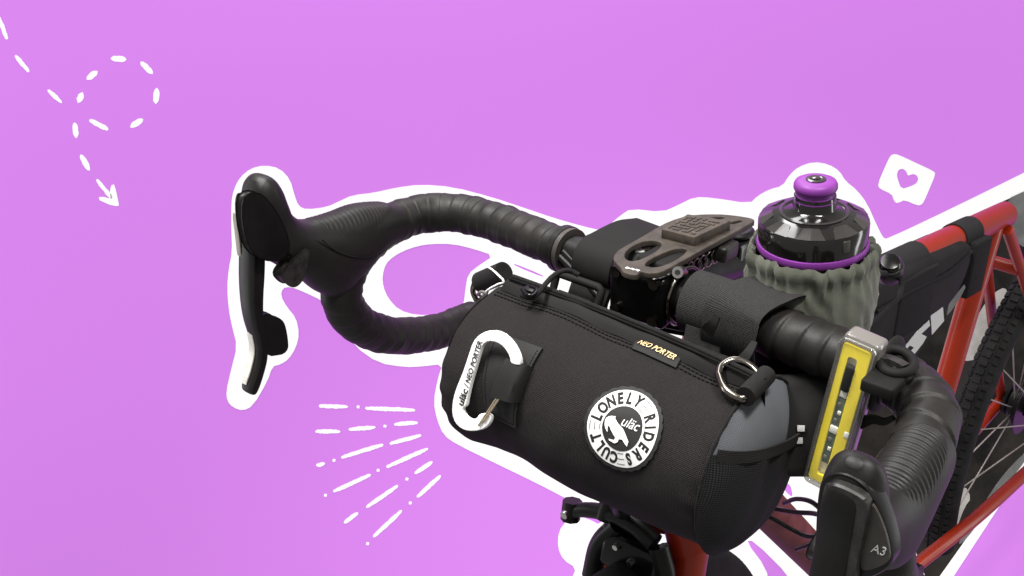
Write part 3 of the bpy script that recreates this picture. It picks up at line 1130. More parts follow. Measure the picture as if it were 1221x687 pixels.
# smooth top panel with the zip along its far edge
EDGE = [on(px, py, 2, .004) for px, py in [(612, 331), (640, 341), (700, 363), (760, 387), (820, 412), (880, 439), (912, 455)]]
ed, _ = spline([(e.x, e.y, e.z) for e in EDGE], 60)
V, U, NJ = [], [], 10
for i, e in enumerate(ed):
    l = min(max(e.x - .004, LL + .004), LR - .001)
    th0 = math.radians(90.5 - 7 * (i / 59))
    a = loc(bagp(l, th0, .0006))
    for j in range(NJ + 1):
        q = j / NJ
        p = a.lerp(Vector((e.x, e.y, e.z)), q)
        p.z += .0025 * math.sin(q * math.pi) + .0003 * math.sin(i * .7 + q * 3)
        V.append(B(*p)); U.append((e.x, q * .03))
    for dz, df in ((-.004, -.001), (-.03, -.006)):
        V.append(B(e.x, e.y + df, e.z + dz)); U.append((e.x, .035 - dz))
NJ2 = NJ + 3
Fc = [(i * NJ2 + j, (i + 1) * NJ2 + j, (i + 1) * NJ2 + j + 1, i * NJ2 + j + 1) for i in range(59) for j in range(NJ2 - 1)]
tp = make('top_panel', V, Fc, 'bag_smooth', bag, True, U)
tube('zip_cord', [B(e.x, e.y, e.z + .0008) for e in ed], .0017, 'webbing', tp, 10)
tube('zip_cord', [B(e.x, e.y + .0045, e.z + .0012) for e in ed], .0009, 'thread', tp, 8)


def refine(V, Fc, mx):
    bm = bmesh.new()
    vs = [bm.verts.new(v) for v in V]
    for f in Fc:
        try:
            bm.faces.new([vs[i] for i in f])
        except ValueError:
            pass
    for _ in range(5):
        bmesh.ops.triangulate(bm, faces=list(bm.faces))
        es = [e for e in bm.edges if e.calc_length() > mx]
        if not es:
            break
        bmesh.ops.subdivide_edges(bm, edges=es, cuts=1)
    bm.verts.index_update()
    out = [v.co.copy() for v in bm.verts], [[v.index for v in f.verts] for f in bm.faces]
    bm.free()
    return out


def bag_decal(V2, l0, s0, ang, off):
    c, s = math.cos(ang), math.sin(ang)
    return [bagp(l0 + v.x * c - v.y * s, (s0 + v.x * s + v.y * c) / BR_, off + v.z) for v in V2]


# two rows of stitches along the seam
sts = []
for row in (0, 1):
    for i in range(62):
        q = i / 62
        l = LL + .006 + (LR - LL - .012) * q
        th = math.radians(90 - 7 * (l - LL) / (LR - LL)) - .03 - row * .055
        a, b = bagp(l, th, .0004), bagp(l + .0021, th, .0004)
        sts.append(tube_data([a, a.lerp(b, .5) + UX * .0002, b], .00042, 6)[:2])
V, Fc = merge(sts)
tag(make('stitching', V, Fc, 'thread', bag), kind='stuff')


def patch(name, cs, off, thick, m, parent, nx=14, ny=14, soft=.0, fn=None):
    """sheet between four bag points (l, s): bottom left, bottom right, top right, top left"""
    V, U = [], []
    for lay in (0, 1):
        for j in range(ny + 1):
            for i in range(nx + 1):
                a, b = i / nx, j / ny
                l = (cs[0][0] * (1 - a) + cs[1][0] * a) * (1 - b) + (cs[3][0] * (1 - a) + cs[2][0] * a) * b
                s = (cs[0][1] * (1 - a) + cs[1][1] * a) * (1 - b) + (cs[3][1] * (1 - a) + cs[2][1] * a) * b
                e = fn(a, b) if fn else 0
                V.append(bagp(l, s / BR_, off + e + (thick if lay else 0)))
                U.append((l, s))
    q = (nx + 1) * (ny + 1)
    Fc = []
    for j in range(ny):
        for i in range(nx):
            k = j * (nx + 1) + i
            Fc.append((q + k, q + k + 1, q + k + nx + 2, q + k + nx + 1))
            Fc.append((k + nx + 1, k + nx + 2, k + 1, k))
    edge = [i for i in range(nx + 1)] + [(j + 1) * (nx + 1) - 1 for j in range(1, ny + 1)] + [ny * (nx + 1) + i for i in range(nx - 1, -1, -1)] + [j * (nx + 1) for j in range(ny - 1, 0, -1)]
    for i in range(len(edge)):
        a, b = edge[i], edge[(i + 1) % len(edge)]
        Fc.append((a, b, b + q, a + q))
    o = make(name, V, Fc, m, parent, True, U)
    return sharp(o, 50)


# name label on the seam
lb = [bags(754, 418), bags(806, 441), bags(814, 427), bags(761, 404)]
lab = patch('name_label', lb, .0006, .0012, 'leather', bag, 10, 6)
a0 = math.atan2(lb[1][1] + lb[2][1] - lb[0][1] - lb[3][1], lb[1][0] + lb[2][0] - lb[0][0] - lb[3][0])
lc = (sum(p[0] for p in lb) / 4, sum(p[1] for p in lb) / 4)
lw = math.hypot(lb[1][0] - lb[0][0], lb[1][1] - lb[0][1])
V, Fc = text_mesh('NEO PORTER', .006, .0002)
k = lw * .86 / (max(v.x for v in V) - min(v.x for v in V))
V = [Vector((v.x * k, v.y * k * 1.35, v.z)) for v in V]
make('lettering', bag_decal(V, lc[0], lc[1], a0, .0027), Fc, 'gold_print', lab, False)

# round badge
BL, BS = bags(744, 511)


def disc_on_bag(name, R, off, thick, m, parent, bumps=0, n=96, r0=0):
    V, Fc = [], []
    K = 8
    for i in range(K + 1):
        for k in range(n):
            a = 2 * math.pi * k / n
            rr = R * (1 + (.028 * (abs(math.sin(a * bumps / 2)) - .5) if bumps else 0))
            q = r0 + (rr - r0) * i / K
            V.append(Vector((q * math.cos(a), q * math.sin(a), thick)))
    for k in range(n):
        a = 2 * math.pi * k / n
        rr = R * (1 + (.028 * (abs(math.sin(a * bumps / 2)) - .5) if bumps else 0))
        V.append(Vector((rr * math.cos(a), rr * math.sin(a), 0)))
    for i in range(K + 1):
        for k in range(n):
            k2 = (k + 1) % n
            Fc.append((i * n + k, (i + 1) * n + k, (i + 1) * n + k2, i * n + k2))
    return sharp(make(name, bag_decal(V, BL, BS, 0, off), Fc, m, parent, True), 40)


bdg = disc_on_bag('badge', .0262, .0004, .0011, 'badge_black', bag, 26, 208)
disc_on_bag('badge_ring', .0238, .0013, .0005, 'badge_white', bdg)
disc_on_bag('badge_centre', .0134, .0017, .0004, 'badge_black', bdg)


def crop6(x, y):
    l, s = bags(690 + x / 5.727, 450 + y / 5.727)
    return l - BL, s - BS


parts = []
for word in (('LONELY', [(140, 258), (170, 208), (232, 172), (292, 148), (348, 156), (405, 178)]),
             ('RIDERS', [(482, 300), (487, 356), (476, 408), (456, 466), (420, 534), (366, 566)]),
             ('CULT', [(240, 552), (190, 520), (152, 465), (122, 418)])):
    aa = np.unwrap([math.atan2(*crop6(x, y)[::-1]) for x, y in word[1]])
    wd = [.62 if c == 'I' else 1 for c in word[0]]
    pos = np.cumsum([0] + [(wd[i] + wd[i + 1]) / 2 for i in range(len(wd) - 1)])
    grow = 1.06 if word[0] != 'CULT' else 1.12
    mid_ = (aa[0] + aa[-1]) / 2
    for ch, q_ in zip(word[0], pos / pos[-1]):
        a = mid_ + (aa[-1] - aa[0]) * (float(q_) - .5) * grow
        R = .0186
        V, Fc = text_mesh(ch, .0098, .0002, .72, 0, .00046)
        cx = (max(q.x for q in V) + min(q.x for q in V)) / 2
        cy = (max(q.y for q in V) + min(q.y for q in V)) / 2
        rot = a - math.pi / 2 + random.uniform(-.05, .05)
        V = [Vector(((q.x - cx) * math.cos(rot) - (q.y - cy) * math.sin(rot) + R * math.cos(a), (q.x - cx) * math.sin(rot) + (q.y - cy) * math.cos(rot) + R * math.sin(a), q.z)) for q in V]
        parts.append((V, Fc))
# the little speed lines between the words
for (x, y) in ((460, 215), (110, 325), (300, 570)):
    u, v = crop6(x, y)
    a = math.atan2(v, u)
    for dr, ln in ((-.0035, .0042), (0, .005), (.0033, .0055)):
        R = .0186 + dr
        q = []
        for e in (-1, 1):
            for k in (-1, 0, 1):
                aa = a + k * ln / 2 / R
                q.append(Vector(((R + e * .00022) * math.cos(aa), (R + e * .00022) * math.sin(aa), .0002)))
        parts.append((q, [(0, 3, 4, 1), (1, 4, 5, 2)]))
V, Fc = merge(parts)
make('badge_lettering', bag_decal(V, BL, BS, 0, .0018), Fc, 'ink', bdg, False)
RAV = [(195, 300), (203, 280), (222, 269), (245, 267), (268, 270), (264, 284), (285, 318), (318, 352), (338, 395), (356, 440), (346, 470), (330, 450), (314, 424), (292, 420),
       (282, 440), (262, 447), (225, 426), (222, 416), (256, 426), (268, 410), (254, 390), (236, 358), (224, 330), (215, 336), (213, 372), (200, 348), (194, 322)]
V, Fc = refine(*curve_mesh([[crop6(*p) for p in RAV]], .0003), .0022)
make('raven_mark', bag_decal(V, BL, BS, 0, .0026), Fc, 'badge_white', bdg, False)
u0, v0 = crop6(305, 298)
u1, v1 = crop6(422, 345)
V, Fc = text_mesh('ul\u00e4c', .006, .0002, 1, .3, .00002)
w = max(v.x for v in V) - min(v.x for v in V)
k = math.hypot(u1 - u0, v1 - v0) / w
V = [Vector((v.x * k, v.y * k * 1.1, v.z)) for v in V]
make('badge_lettering', bag_decal(V, BL + (u0 + u1) / 2, BS + (v0 + v1) / 2, math.atan2(v1 - v0, u1 - u0), .0025), Fc, 'badge_white', bdg, False)

# leather tab that holds the carabiner
tabc = [bags(583, 494), bags(617, 510), bags(648, 417), bags(593, 398)]
tab = patch('leather_tab', tabc, .0004, .0016, 'leather', bag, 12, 20)
loopc = [bags(590, 470), bags(622, 480), bags(638, 440), bags(607, 430)]
patch('tab_loop', loopc, .0074, .0014, 'leather', tab, 12, 12, fn=lambda a, b: -.0062 * max(0, abs(2 * a - 1) * 3 - 2) ** 1.5)
for px, py, w_ in ():
    c = bags(px, py)
    V = [Vector((x * .011, y * .0016, 0)) for x, y in ((-1, -1), (1, -1), (1.1, 0), (1, 1), (-1, 1), (-1.1, 0))]
    make('slit', bag_decal(V, c[0], c[1], -.12, .0022), [tuple(range(6))], 'thread', tab, False)
sts = []
for (pa, pb, nn) in ((tabc[1], tabc[2], 30), (tabc[0], tabc[1], 12), (tabc[3], tabc[0], 30)):
    cx_, cy_ = sum(p[0] for p in tabc) / 4, sum(p[1] for p in tabc) / 4
    for i in range(nn):
        for tt in ((i + .2) / nn,):
            def at_(z):
                l, s = pa[0] + (pb[0] - pa[0]) * z, pa[1] + (pb[1] - pa[1]) * z
                return bagp(l + (cx_ - l) * .12, (s + (cy_ - s) * .08) / BR_, .0021)
            sts.append(tube_data([at_(tt), at_(tt + .3 / nn), at_(tt + .6 / nn)], .0003, 6)[:2])
V, Fc = merge(sts)
tag(make('tab_stitching', V, Fc, 'thread', tab), kind='stuff')

# D-rings and their webbing loops
pp, _ = spline([B(*on(px, py, 2, u)) for px, py, u in [(857, 447, .002), (860, 437, .004), (872, 430, .006), (888, 432, .006), (900, 441, .004), (905, 452, .002), (897, 466, .0), (886, 475, -.001), (871, 469, 0), (862, 460, .001)]] + [B(*on(857, 447, 2, .002))], 60)
rgn = tube('d_ring', pp[:-1], .0026, 'gunmetal', bag, 14, closed=True)
rod('webbing_loop', B(*on(889, 473, 2, .001)), B(*on(914, 447, 2, .001)), .0062, 'webbing', bag, 20)
pp, _ = spline([B(*on(x, y, 1, .045)) for x, y in [(569, 360), (564, 348), (566, 338), (573, 331), (580, 334), (580, 346), (575, 356)]] + [B(*on(569, 360, 1, .045))], 50)
tube('d_ring', pp[:-1], .0021, 'gunmetal', bag, 14, closed=True)
wl = rod('webbing_loop', B(*on(573, 337, 1, .043)), B(*on(601, 325, 1, .043)), .0082, 'webbing', bag, 20)
pp, _ = spline([B(*on(x, y, 1, f)) for x, y, f in [(575, 352, .05), (583, 345, .053), (594, 339, .054), (601, 336, .053), (594, 328, .053), (586, 321, .048), (582, 319, .043)]], 40)
tube('tied_string', pp, .00075, 'white_print', wl, 8)
pp, _ = spline([B(*on(x, y, 1, f)) for x, y, f in [(574, 353, .05), (570, 351, .052), (574, 348, .053), (580, 350, .053), (577, 354, .052)]], 24)
tube('tied_string', pp, .0012, 'clear_edge', wl, 8)
# zip pull with its cord
zp = box('zip_pull', B(*on(632, 346, 2, .008)), (LX, FX, UX), (.0050, .0030, .0016), 'black_satin', bag, .001)
pp, _ = spline([B(*on(x, y, 2, u)) for x, y, u in [(622, 352, .006), (633, 355, .007), (642, 349, .009), (652, 337, .011), (660, 329, .013), (672, 323, .014), (682, 324, .012), (690, 328, .010)]], 40)
tube('pull_cord', pp, .0018, 'webbing', zp, 12)
pp, _ = spline([B(*on(x, y, 2, .010)) for x, y in [(622, 345), (628, 351), (636, 352), (640, 345), (632, 341)]], 24)
tube('pull_ring', pp, .0011, 'black_gloss', zp, 10)

# strap with buckle at the left of the stem
def arc(l, cf, cu, r, a0, a1, n=14):
    return [(l, cf + r * math.cos(math.radians(a0 + (a1 - a0) * i / n)), cu + r * math.sin(math.radians(a0 + (a1 - a0) * i / n))) for i in range(n + 1)]


q = [(-.040, -.050, .0165), (-.043, -.030, .0195)] + arc(-.046, 0, 0, .0178, 100, -30) + [(-.046, .021, -.018), (-.046, .024, -.026)]
pp, _ = spline([B(*v) for v in q], 50)
ribbon('mounting_strap', pp, LX, .036, .0026, 'bag_smooth', bag)
bk = [B(*v) for v in [(-.067, .030, -.002), (-.067, .036, -.016), (-.026, .036, -.016), (-.026, .030, -.002)]]
pp = []
for i in range(4):
    a, b = bk[i], bk[(i + 1) % 4]
    pp += [a.lerp(b, .08), a.lerp(b, .5), a.lerp(b, .92)]
tube('buckle', pp, .0030, 'black_matte', bag, 12, closed=True)
ribbon('mounting_strap', [B(-.046, .033, -.016), B(-.046, .036, -.012), B(-.046, .040, -.016), B(-.046, .042, -.02), B(-.046, .045, -.03)], LX, .03, .0022, 'bag_smooth', bag)

# hook and loop straps at the right of the stem
q = arc(.053, .0090, 0, .0208, 200, -80, 26)
ribbon('mounting_strap', [B(*v) for v in q], LX, .034, .0028, 'velcro', bag)
q = [(.060, .030, -.006), (.060, .034, -.022), (.060, .04, -.034)]
ribbon('mounting_strap', [B(*v) for v in q], LX, .030, .0026, 'velcro', bag)
q = [B(*on(x, y, 2, u)) for x, y, u in [(843, 396, .002), (850, 386, .010), (856, 376, .016)]]
pp, _ = spline(q, 14)
ribbon('strap_end', pp, lambda i: LX, lambda i: .010 - .006 * i / 13, .0018, 'bag_smooth', bag)
q = [B(*on(x, y, 2, u)) for x, y, u in [(884, 432, -.004), (893, 420, .002), (900, 408, .006)]]
pp, _ = spline(q, 14)
ribbon('strap_end', pp, lambda i: LX, lambda i: .008 - .004 * i / 13, .0018, 'black_matte', bag)

# ================================================================ CARABINER
TH0 = math.radians(20)
cn = FX * math.cos(TH0) + UX * math.sin(TH0)
ce = -FX * math.sin(TH0) + UX * math.cos(TH0)
cp0 = B(0, BF_, BU_) + cn * (BR_ + .0024)


def onc(x, y, h=0):
    """crop pixel -> coordinates on the carabiner's plane"""
    r = ray(530 + x / 4.577, 380 + y / 4.577)
    p = cp0 + cn * h
    d = (p - CAM_POS).dot(cn) / r.dot(cn)
    v = CAM_POS + d * r - p
    return v.dot(LX), v.dot(ce)


carab = thing('carabiner', 'white flat carabiner with wire gate hooked in the black leather tab', 'carabiner', cp0 + LX * onc(160, 330)[0] + ce * onc(160, 330)[1])
CB = [(60, 520), (60, 480), (66, 430), (85, 370), (104, 325), (122, 280), (155, 180), (168, 140), (188, 105), (225, 75), (275, 60), (330, 72), (375, 110), (408, 158), (428, 205), (434, 252), (405, 250), (378, 240),
      (374, 205), (345, 155), (305, 127), (258, 120), (228, 138), (212, 175), (190, 250), (160, 350), (140, 440), (135, 474), (120, 480), (114, 500), (135, 532), (168, 549), (195, 540),
      (207, 518), (235, 512), (262, 518), (273, 535), (266, 562), (245, 590), (205, 608), (150, 611), (110, 598), (76, 566)]
V, Fc = curve_mesh([[onc(*p) for p in chaikin(CB, 1)]], .0034, .0006, 2)
cb = make('carabiner_body', [cp0 + LX * v.x + ce * v.y + cn * v.z for v in V], Fc, 'white_enamel', carab, True)
sharp(cb, 40)
for pa, pb in (((398, 262), (193, 582)), ((412, 268), (222, 556))):
    a, b = onc(*pa, .0022), onc(*pb, .0034)
    rod('wire_gate', cp0 + LX * a[0] + ce * a[1] + cn * .0018, cp0 + LX * b[0] + ce * b[1] + cn * .0046, .00075, 'brass_wire', carab, 10)


def cpt(x, y, h):
    a = onc(x, y, h)
    return cp0 + LX * a[0] + ce * a[1] + cn * h


flat_text('lettering', 'ul\u00e4c', cpt(88, 470, .0035), cpt(116, 385, .0035), ce, cn, 'ink', cb, fill=.95, off=.00014)
flat_text('lettering', '/ NEO PORTER', cpt(120, 370, .0035), cpt(197, 122, .0035), ce, cn, 'ink', cb, fill=1.15)

# ================================================================ PHONE MOUNT ON THE STEM
MU = .0262
mnt = thing('phone_mount', 'brown grey slotted phone mount plate clamped over the stem', 'phone mount', B(.003, -.02, .02))


def mp(pts, u):
    out = []
    for px, py in pts:
        v = on(px, py, 2, u)
        out.append((v.x, v.y))
    return out


PO = [(731, 309), (733, 302), (740, 296), (764, 283), (790, 267), (808, 260), (825, 256), (850, 255), (872, 256), (903, 261), (894, 267), (878, 276), (855, 288), (830, 302), (803, 317), (788, 325), (774, 326), (763, 323),
      (761, 328), (751, 327), (742, 324), (740, 318), (735, 314)]
P1 = [(744, 307), (747, 298), (760, 290), (775, 286), (788, 288), (789, 293), (782, 300), (765, 309), (752, 312)]
P2 = [(768, 317), (772, 311), (785, 304), (805, 296), (820, 296), (817, 302), (804, 311), (790, 317), (778, 319)]
P3 = [(846, 259), (862, 258), (866, 260), (852, 262)]
P4 = [(869, 265), (884, 262), (886, 264), (872, 268)]
V, Fc = curve_mesh([mp(chaikin(PO, 2), MU)] + [mp(chaikin(h, 2), MU) for h in (P1, P2, P3, P4)], .0042, .0007, 2)
pl = make('mount_plate', [B(v.x, v.y, MU - .0042 + v.z) for v in V], Fc, 'mount_brown', mnt, True)
sharp(pl, 40)
PD = [(789, 273), (820, 255), (871, 263), (828, 283)]
V, Fc = curve_mesh([mp(PD, MU + .007)], .0072, .0006, 1)
pad = make('quick_lock_pad', [B(v.x, v.y, MU - .0003 + v.z) for v in V], Fc, 'mount_pad', pl, True)
sharp(pad, 40)
# raised meander pattern on the pad
c4 = [on(px, py, 2, MU + .007) for px, py in PD]
bits = []


def padpt(a, b):
    p = c4[0].lerp(c4[3], a).lerp(c4[1].lerp(c4[2], a), b)
    return p


for i in range(6):
    for j in range(6):
        a0_, b0_ = .1 + i * .135, .1 + j * .135
        hz = (i * 3 + j * 5 + (i * j) % 3) % 2
        da, db = (.115, .045) if hz else (.045, .115)
        q = [padpt(a0_, b0_), padpt(a0_ + da, b0_), padpt(a0_ + da, b0_ + db), padpt(a0_, b0_ + db)]
        bits.append(([B(v.x, v.y, MU + .0066) for v in q] + [B(v.x, v.y, MU + .0075) for v in q], [(4, 5, 6, 7), (0, 1, 5, 4), (1, 2, 6, 5), (2, 3, 7, 6), (3, 0, 4, 7)]))
V, Fc = merge(bits)
tag(make('pad_ridges', V, Fc, 'mount_brown', pad, False), kind='stuff')
sx0, sx1 = on(746, 319, 2, MU + .0003), on(762, 323, 2, MU + .0003)
parts = []
for i, (h0, h1) in enumerate([(0, 1), (.3, .9), (0, .8), (.2, 1), (0, .6), (.1, 1)]):
    for e in (0, 1):
        a = sx0.lerp(sx1, (i + .15 + .4 * e) / 6)
        d = Vector((.0, .0022, 0))
        q = [a + d * (h0 - .5), a + Vector((.0007, -.0004, 0)) + d * (h0 - .5), a + Vector((.0007, -.0004, 0)) + d * (h1 - .5), a + d * (h1 - .5)]
        parts.append(([B(v.x, v.y, MU + .0004) for v in q], [(0, 1, 2, 3)]))
V, Fc = merge(parts)
make('small_mark', V, Fc, 'white_print', pl, False)
box('mount_bracket', B(.005, -.03, .017), (LX, FX, UX), (.014, .045, .006), 'black_matte', mnt, .003)
for px, py, mm in ((763, 300, 'steel'), (770, 297, 'gunmetal'), (776, 294, 'gunmetal'), (782, 291, 'steel')):
    v = on(px, py, 2, .021)
    rod('bolt', B(v.x, v.y, .014), B(v.x, v.y, .0218), .0034, mm, mnt, 14)
v = on(809, 325, 1, .016)
rod('bolt', B(v.x - .003, v.y - .010, v.z - .004), B(v.x + .0012, v.y + .003, v.z + .0015), .0040, 'steel', mnt, 14)
rod('bolt_socket', B(v.x + .0012, v.y + .003, v.z + .0015), B(v.x + .0014, v.y + .0036, v.z + .0018), .0020, 'ink', mnt, 6)
for k in range(5):                      # coils of the quick release under the plate
    v = on(822 + k * 7, 318 - k * 4.2, 2, .014)
    rg_ = [B(v.x + .0005 * k, v.y + .0055 * math.cos(a_), .012 + .0055 * math.sin(a_)) for a_ in np.linspace(0, 2 * math.pi, 20, endpoint=False)]
    tube('coil', rg_, .0011, 'gunmetal', mnt, 8, closed=True)
for px, py, r in ():
    v = on(px, py, 1, .014)
    rod('bolt', B(v.x, v.y - .008, v.z - .003), B(v.x, v.y + .001, v.z + .0005), r * .8, 'gunmetal', mnt, 14)
box('release_lever', B(*on(862, 298, 2, .014)), (LX, FX, UX), (.008, .010, .006), 'scuffed', mnt, .002)

# ================================================================ WATER BOTTLE
BT = at(969, 287, .665)
bt = thing('water_bottle', 'sports bottle with smoky black faceted lid and purple spout in the olive pouch', 'bottle', BT - Vector((0, 0, .13)))
Zv = Vector((0, 0, 1))
lathe('bottle_body', [(.030, -.13), (.033, -.126), (.034, -.06), (.0345, -.01), (.0345, .0)], BT, Zv, 'bottle_plastic', bt, 40)
lathe('collar_ring', [(.0345, -.005), (.0372, -.0035), (.0379, -.0012), (.0374, .0012), (.0345, .002)], BT, Zv, 'purple_plastic', bt, 64, cap=False)
NF = 9


def facet(a, i):
    if i in (4, 5, 6):
        q = (a * NF / (2 * math.pi)) % 1.0
        return ((-.0014 * (1 if .12 < q < .88 else 0)) if i == 4 else 0, 0)
    return 0, 0


lid = lathe('lid', [(.0345, .001), (.0366, .002), (.0368, .0075), (.0368, .0150), (.0358, .0170), (.031, .0192), (.0265, .0205), (.0235, .0210), (.0205, .0215), (.0170, .0228), (.0145, .0240), (.0138, .025), (.0138, .033)],
            BT, Zv, 'lid_smoke', bt, 72)
parts = []
for k in range(NF):                      # the flat facets round the shoulder
    a0_ = 2 * math.pi * (k + .12) / NF
    a1_ = 2 * math.pi * (k + .88) / NF
    am = (a0_ + a1_) / 2
    dr = (a1_ - a0_) * .17

    def lp_(r, h, a):
        return BT + Vector((r * math.cos(a), r * math.sin(a), h))
    parts.append(([lp_(.0363, .0168, a0_), lp_(.0367, .0170, am), lp_(.0363, .0168, a1_), lp_(.0275, .0211, a1_ - dr), lp_(.0275, .0213, am), lp_(.0275, .0211, a0_ + dr),
                   lp_(.0350, .0140, a0_), lp_(.0350, .0140, a1_), lp_(.027, .018, a1_ - dr), lp_(.027, .018, a0_ + dr)],
                  [(0, 1, 4, 5), (1, 2, 3, 4), (6, 7, 2, 1, 0), (7, 8, 3, 2), (8, 9, 5, 4, 3), (9, 6, 0, 5)]))
for v, f in parts:
    make('facet', v, f, 'lid_facet', lid, False)
lathe('lid_rim', [(.0225, .0200), (.0230, .0218), (.0216, .0224), (.0205, .0214)], BT, Zv, 'lid_facet', lid, 56, cap=False)
wv_ = (CAM_POS - BT)
wa = math.atan2(wv_.y, wv_.x) + .62
wn = Vector((math.cos(wa), math.sin(wa), 0))
box('lid_window', BT + wn * .0362 + Zv * .0105, (Vector((-wn.y, wn.x, 0)), wn, Zv), (.0027, .0012, .0042), 'lever_side', lid, .0005)
sp = lathe('spout', [(.0115, .0285), (.0136, .0288), (.0139, .0305), (.0131, .0325), (.0122, .034), (.0122, .0355), (.0136, .0364), (.0144, .038), (.0143, .0405), (.0132, .0424), (.0115, .0432), (.007, .0434)], BT, Zv, 'purple_plastic', bt, 48)
lathe('valve', [(.0066, .0426), (.0066, .0440), (.0050, .0445), (.003, .0440), (.0028, .0450), (.0010, .0452)], BT, Zv, 'lid_facet', sp, 28)

# ================================================================ OLIVE BOTTLE POUCH
po = thing('bottle_pouch', 'olive green drawstring pouch with black base strapped beside the stem', 'pouch', BT - Vector((0, 0, .14)))
ph = [random.uniform(0, 6.28) for _ in range(8)]


def ruffle(a, i):
    k, h = PROF[i][2], PROF[i][1]
    d = Vector((math.cos(a), math.sin(a), 0))
    am = .55 + .9 * abs(noise.noise(d * 2.3 + Vector((3, 1, 0))))
    w = noise.noise(d * 9 + Vector((0, 0, h * 10))) * 1.5 + .45 * math.sin(23 * a + 2.5 * math.sin(3 * a + 1))
    crease = abs(noise.noise(Vector((d.x * 3.2 + h * 34, d.y * 3.2 - h * 20, h * 38)))) - .2
    big = noise.noise(Vector((d.x * 1.6, d.y * 1.6, h * 16 + 5)))
    return (.0032 * am * w * k - .0060 * crease * (1 - .75 * k) + .003 * big * (1 - k * .6), .0030 * k * noise.noise(d * 5 + Vector((7, 2, 0))))


PROF = [(.0372, -.012, .5), (.0385, -.004, .9), (.0405, -.002, 1), (.0424, -.0045, 1), (.0432, -.008, 1), (.0422, -.0115, 1), (.0416, -.0145, .9), (.0424, -.018, .7), (.0436, -.0215, .5), (.0445, -.0255, .34), (.0450, -.030, .22),
        (.0452, -.035, .14), (.0452, -.040, .1), (.0450, -.046, .06), (.0446, -.052, .05), (.0440, -.058, .04), (.0434, -.066, .03), (.0428, -.074, .02)]
lathe('pouch_cloth', [(r, h) for r, h, k in PROF], BT, Zv, 'olive_cloth', po, 180, fn=ruffle, cap=False)
pb = lathe('pouch_base', [(.0428, -.072), (.0436, -.074), (.0438, -.10), (.0432, -.135), (.040, -.143)], BT, Zv, 'frame_bag_cloth', po, 56)
for dz in (0, 1):
    px, py = (955, 511) if not dz else (952.5, 525.5)
    c = at(px, py, .6335)
    box('print_mark', c, (RT, UP, -FW), (.0024, .0020, .0008), 'grey_print', pb, .0002)
V, Fc = box_data(at(952, 505, .665), RT, UP, -FW, .026, .033, .030, .008, 3)
o = make('base_panel', V, Fc, 'frame_bag_cloth', po, True)
for q in ([(1040, 330, .70), (1052, 326, .72), (1060, 328, .735)],):
    pp, _ = spline([at(*v) for v in q], 12)
    tube('draw_cord', pp, .0022, 'webbing', po, 10)
tc_ = at(1061, 318, .735)
tdir = (CAM_POS - tc_).normalized() * .55 + Vector((0, 0, .75))
tg = lathe('cord_toggle', [(.0085, -.012), (.0102, -.006), (.0106, .001), (.0098, .003), (.0088, .003)], tc_, tdir, 'black_satin', po, 32)
lathe('toggle_button', [(.0084, .001), (.0085, .0045), (.0070, .0066), (.003, .0076)], tc_, tdir, 'black_gloss', tg, 28)
pp, _ = spline([at(*v) for v in [(1070, 322, .735), (1075, 337, .735), (1072, 354, .73), (1060, 368, .725), (1044, 382, .715), (1030, 392, .70)]], 36)
tube('draw_cord', pp, .0021, 'webbing', po, 10)
# wide strap from the pouch over the bar
q = [(.079, .028, -.022), (.080, .0335, -.006), (.081, .0335, .008), (.082, .0300, .0175), (.086, .0180, .0225), (.094, .000, .0235), (.102, -.016, .018)]
pp, _ = spline([B(*v) for v in q], 40)
ribbon('pouch_strap', pp, LX, .041, .0028, 'velcro', po)

# ================================================================ BIKE LIGHT
lt_t, lt_b = Vector((.1757, .050, .0335)), Vector((.1640, .050, -.0745))
lz = (lt_t - lt_b).normalized()
lx = Vector((lz.z, 0, -lz.x))
ly = Vector((0, 1, 0))


def LW(x, y, z):                     # light's own frame -> world
    c = (lt_t + lt_b) / 2
    v = c + lx * x + ly * y + lz * z
    return B(*v)


def wdir(v):
    return LX * v.x + FX * v.y + UX * v.z


lax = (wdir(lx), wdir(ly), wdir(lz))
lit = thing('bike_light', 'yellow faced bar light in a clear case hanging from the handlebar', 'light', LW(0, -.01, -.055))
HX, HZ = .0118, .0548
hsg = box('housing', LW(0, -.0105, 0), lax, (HX, .0075, HZ), 'clear_edge', lit, .003, 3)


def rrect(hx, hz, r, n=5):
    out = []
    for cx, cz, a0 in ((hx - r, hz - r, 0), (-hx + r, hz - r, 90), (-hx + r, -hz + r, 180), (hx - r, -hz + r, 270)):
        for i in range(n + 1):
            a = math.radians(a0 + 90 * i / n)
            out.append((cx + r * math.cos(a), cz + r * math.sin(a)))
    return out


def lplate(name, loops, y0, thick, m, parent, bev=0):
    V, Fc = curve_mesh(loops, thick, bev, 2)
    o = make(name, [LW(v.x, y0 + v.z, v.y) for v in V], Fc, m, parent, True)
    bm = bmesh.new(); bm.from_mesh(o.data); bmesh.ops.recalc_face_normals(bm, faces=list(bm.faces)); bm.to_mesh(o.data); bm.free()
    return sharp(o, 40)


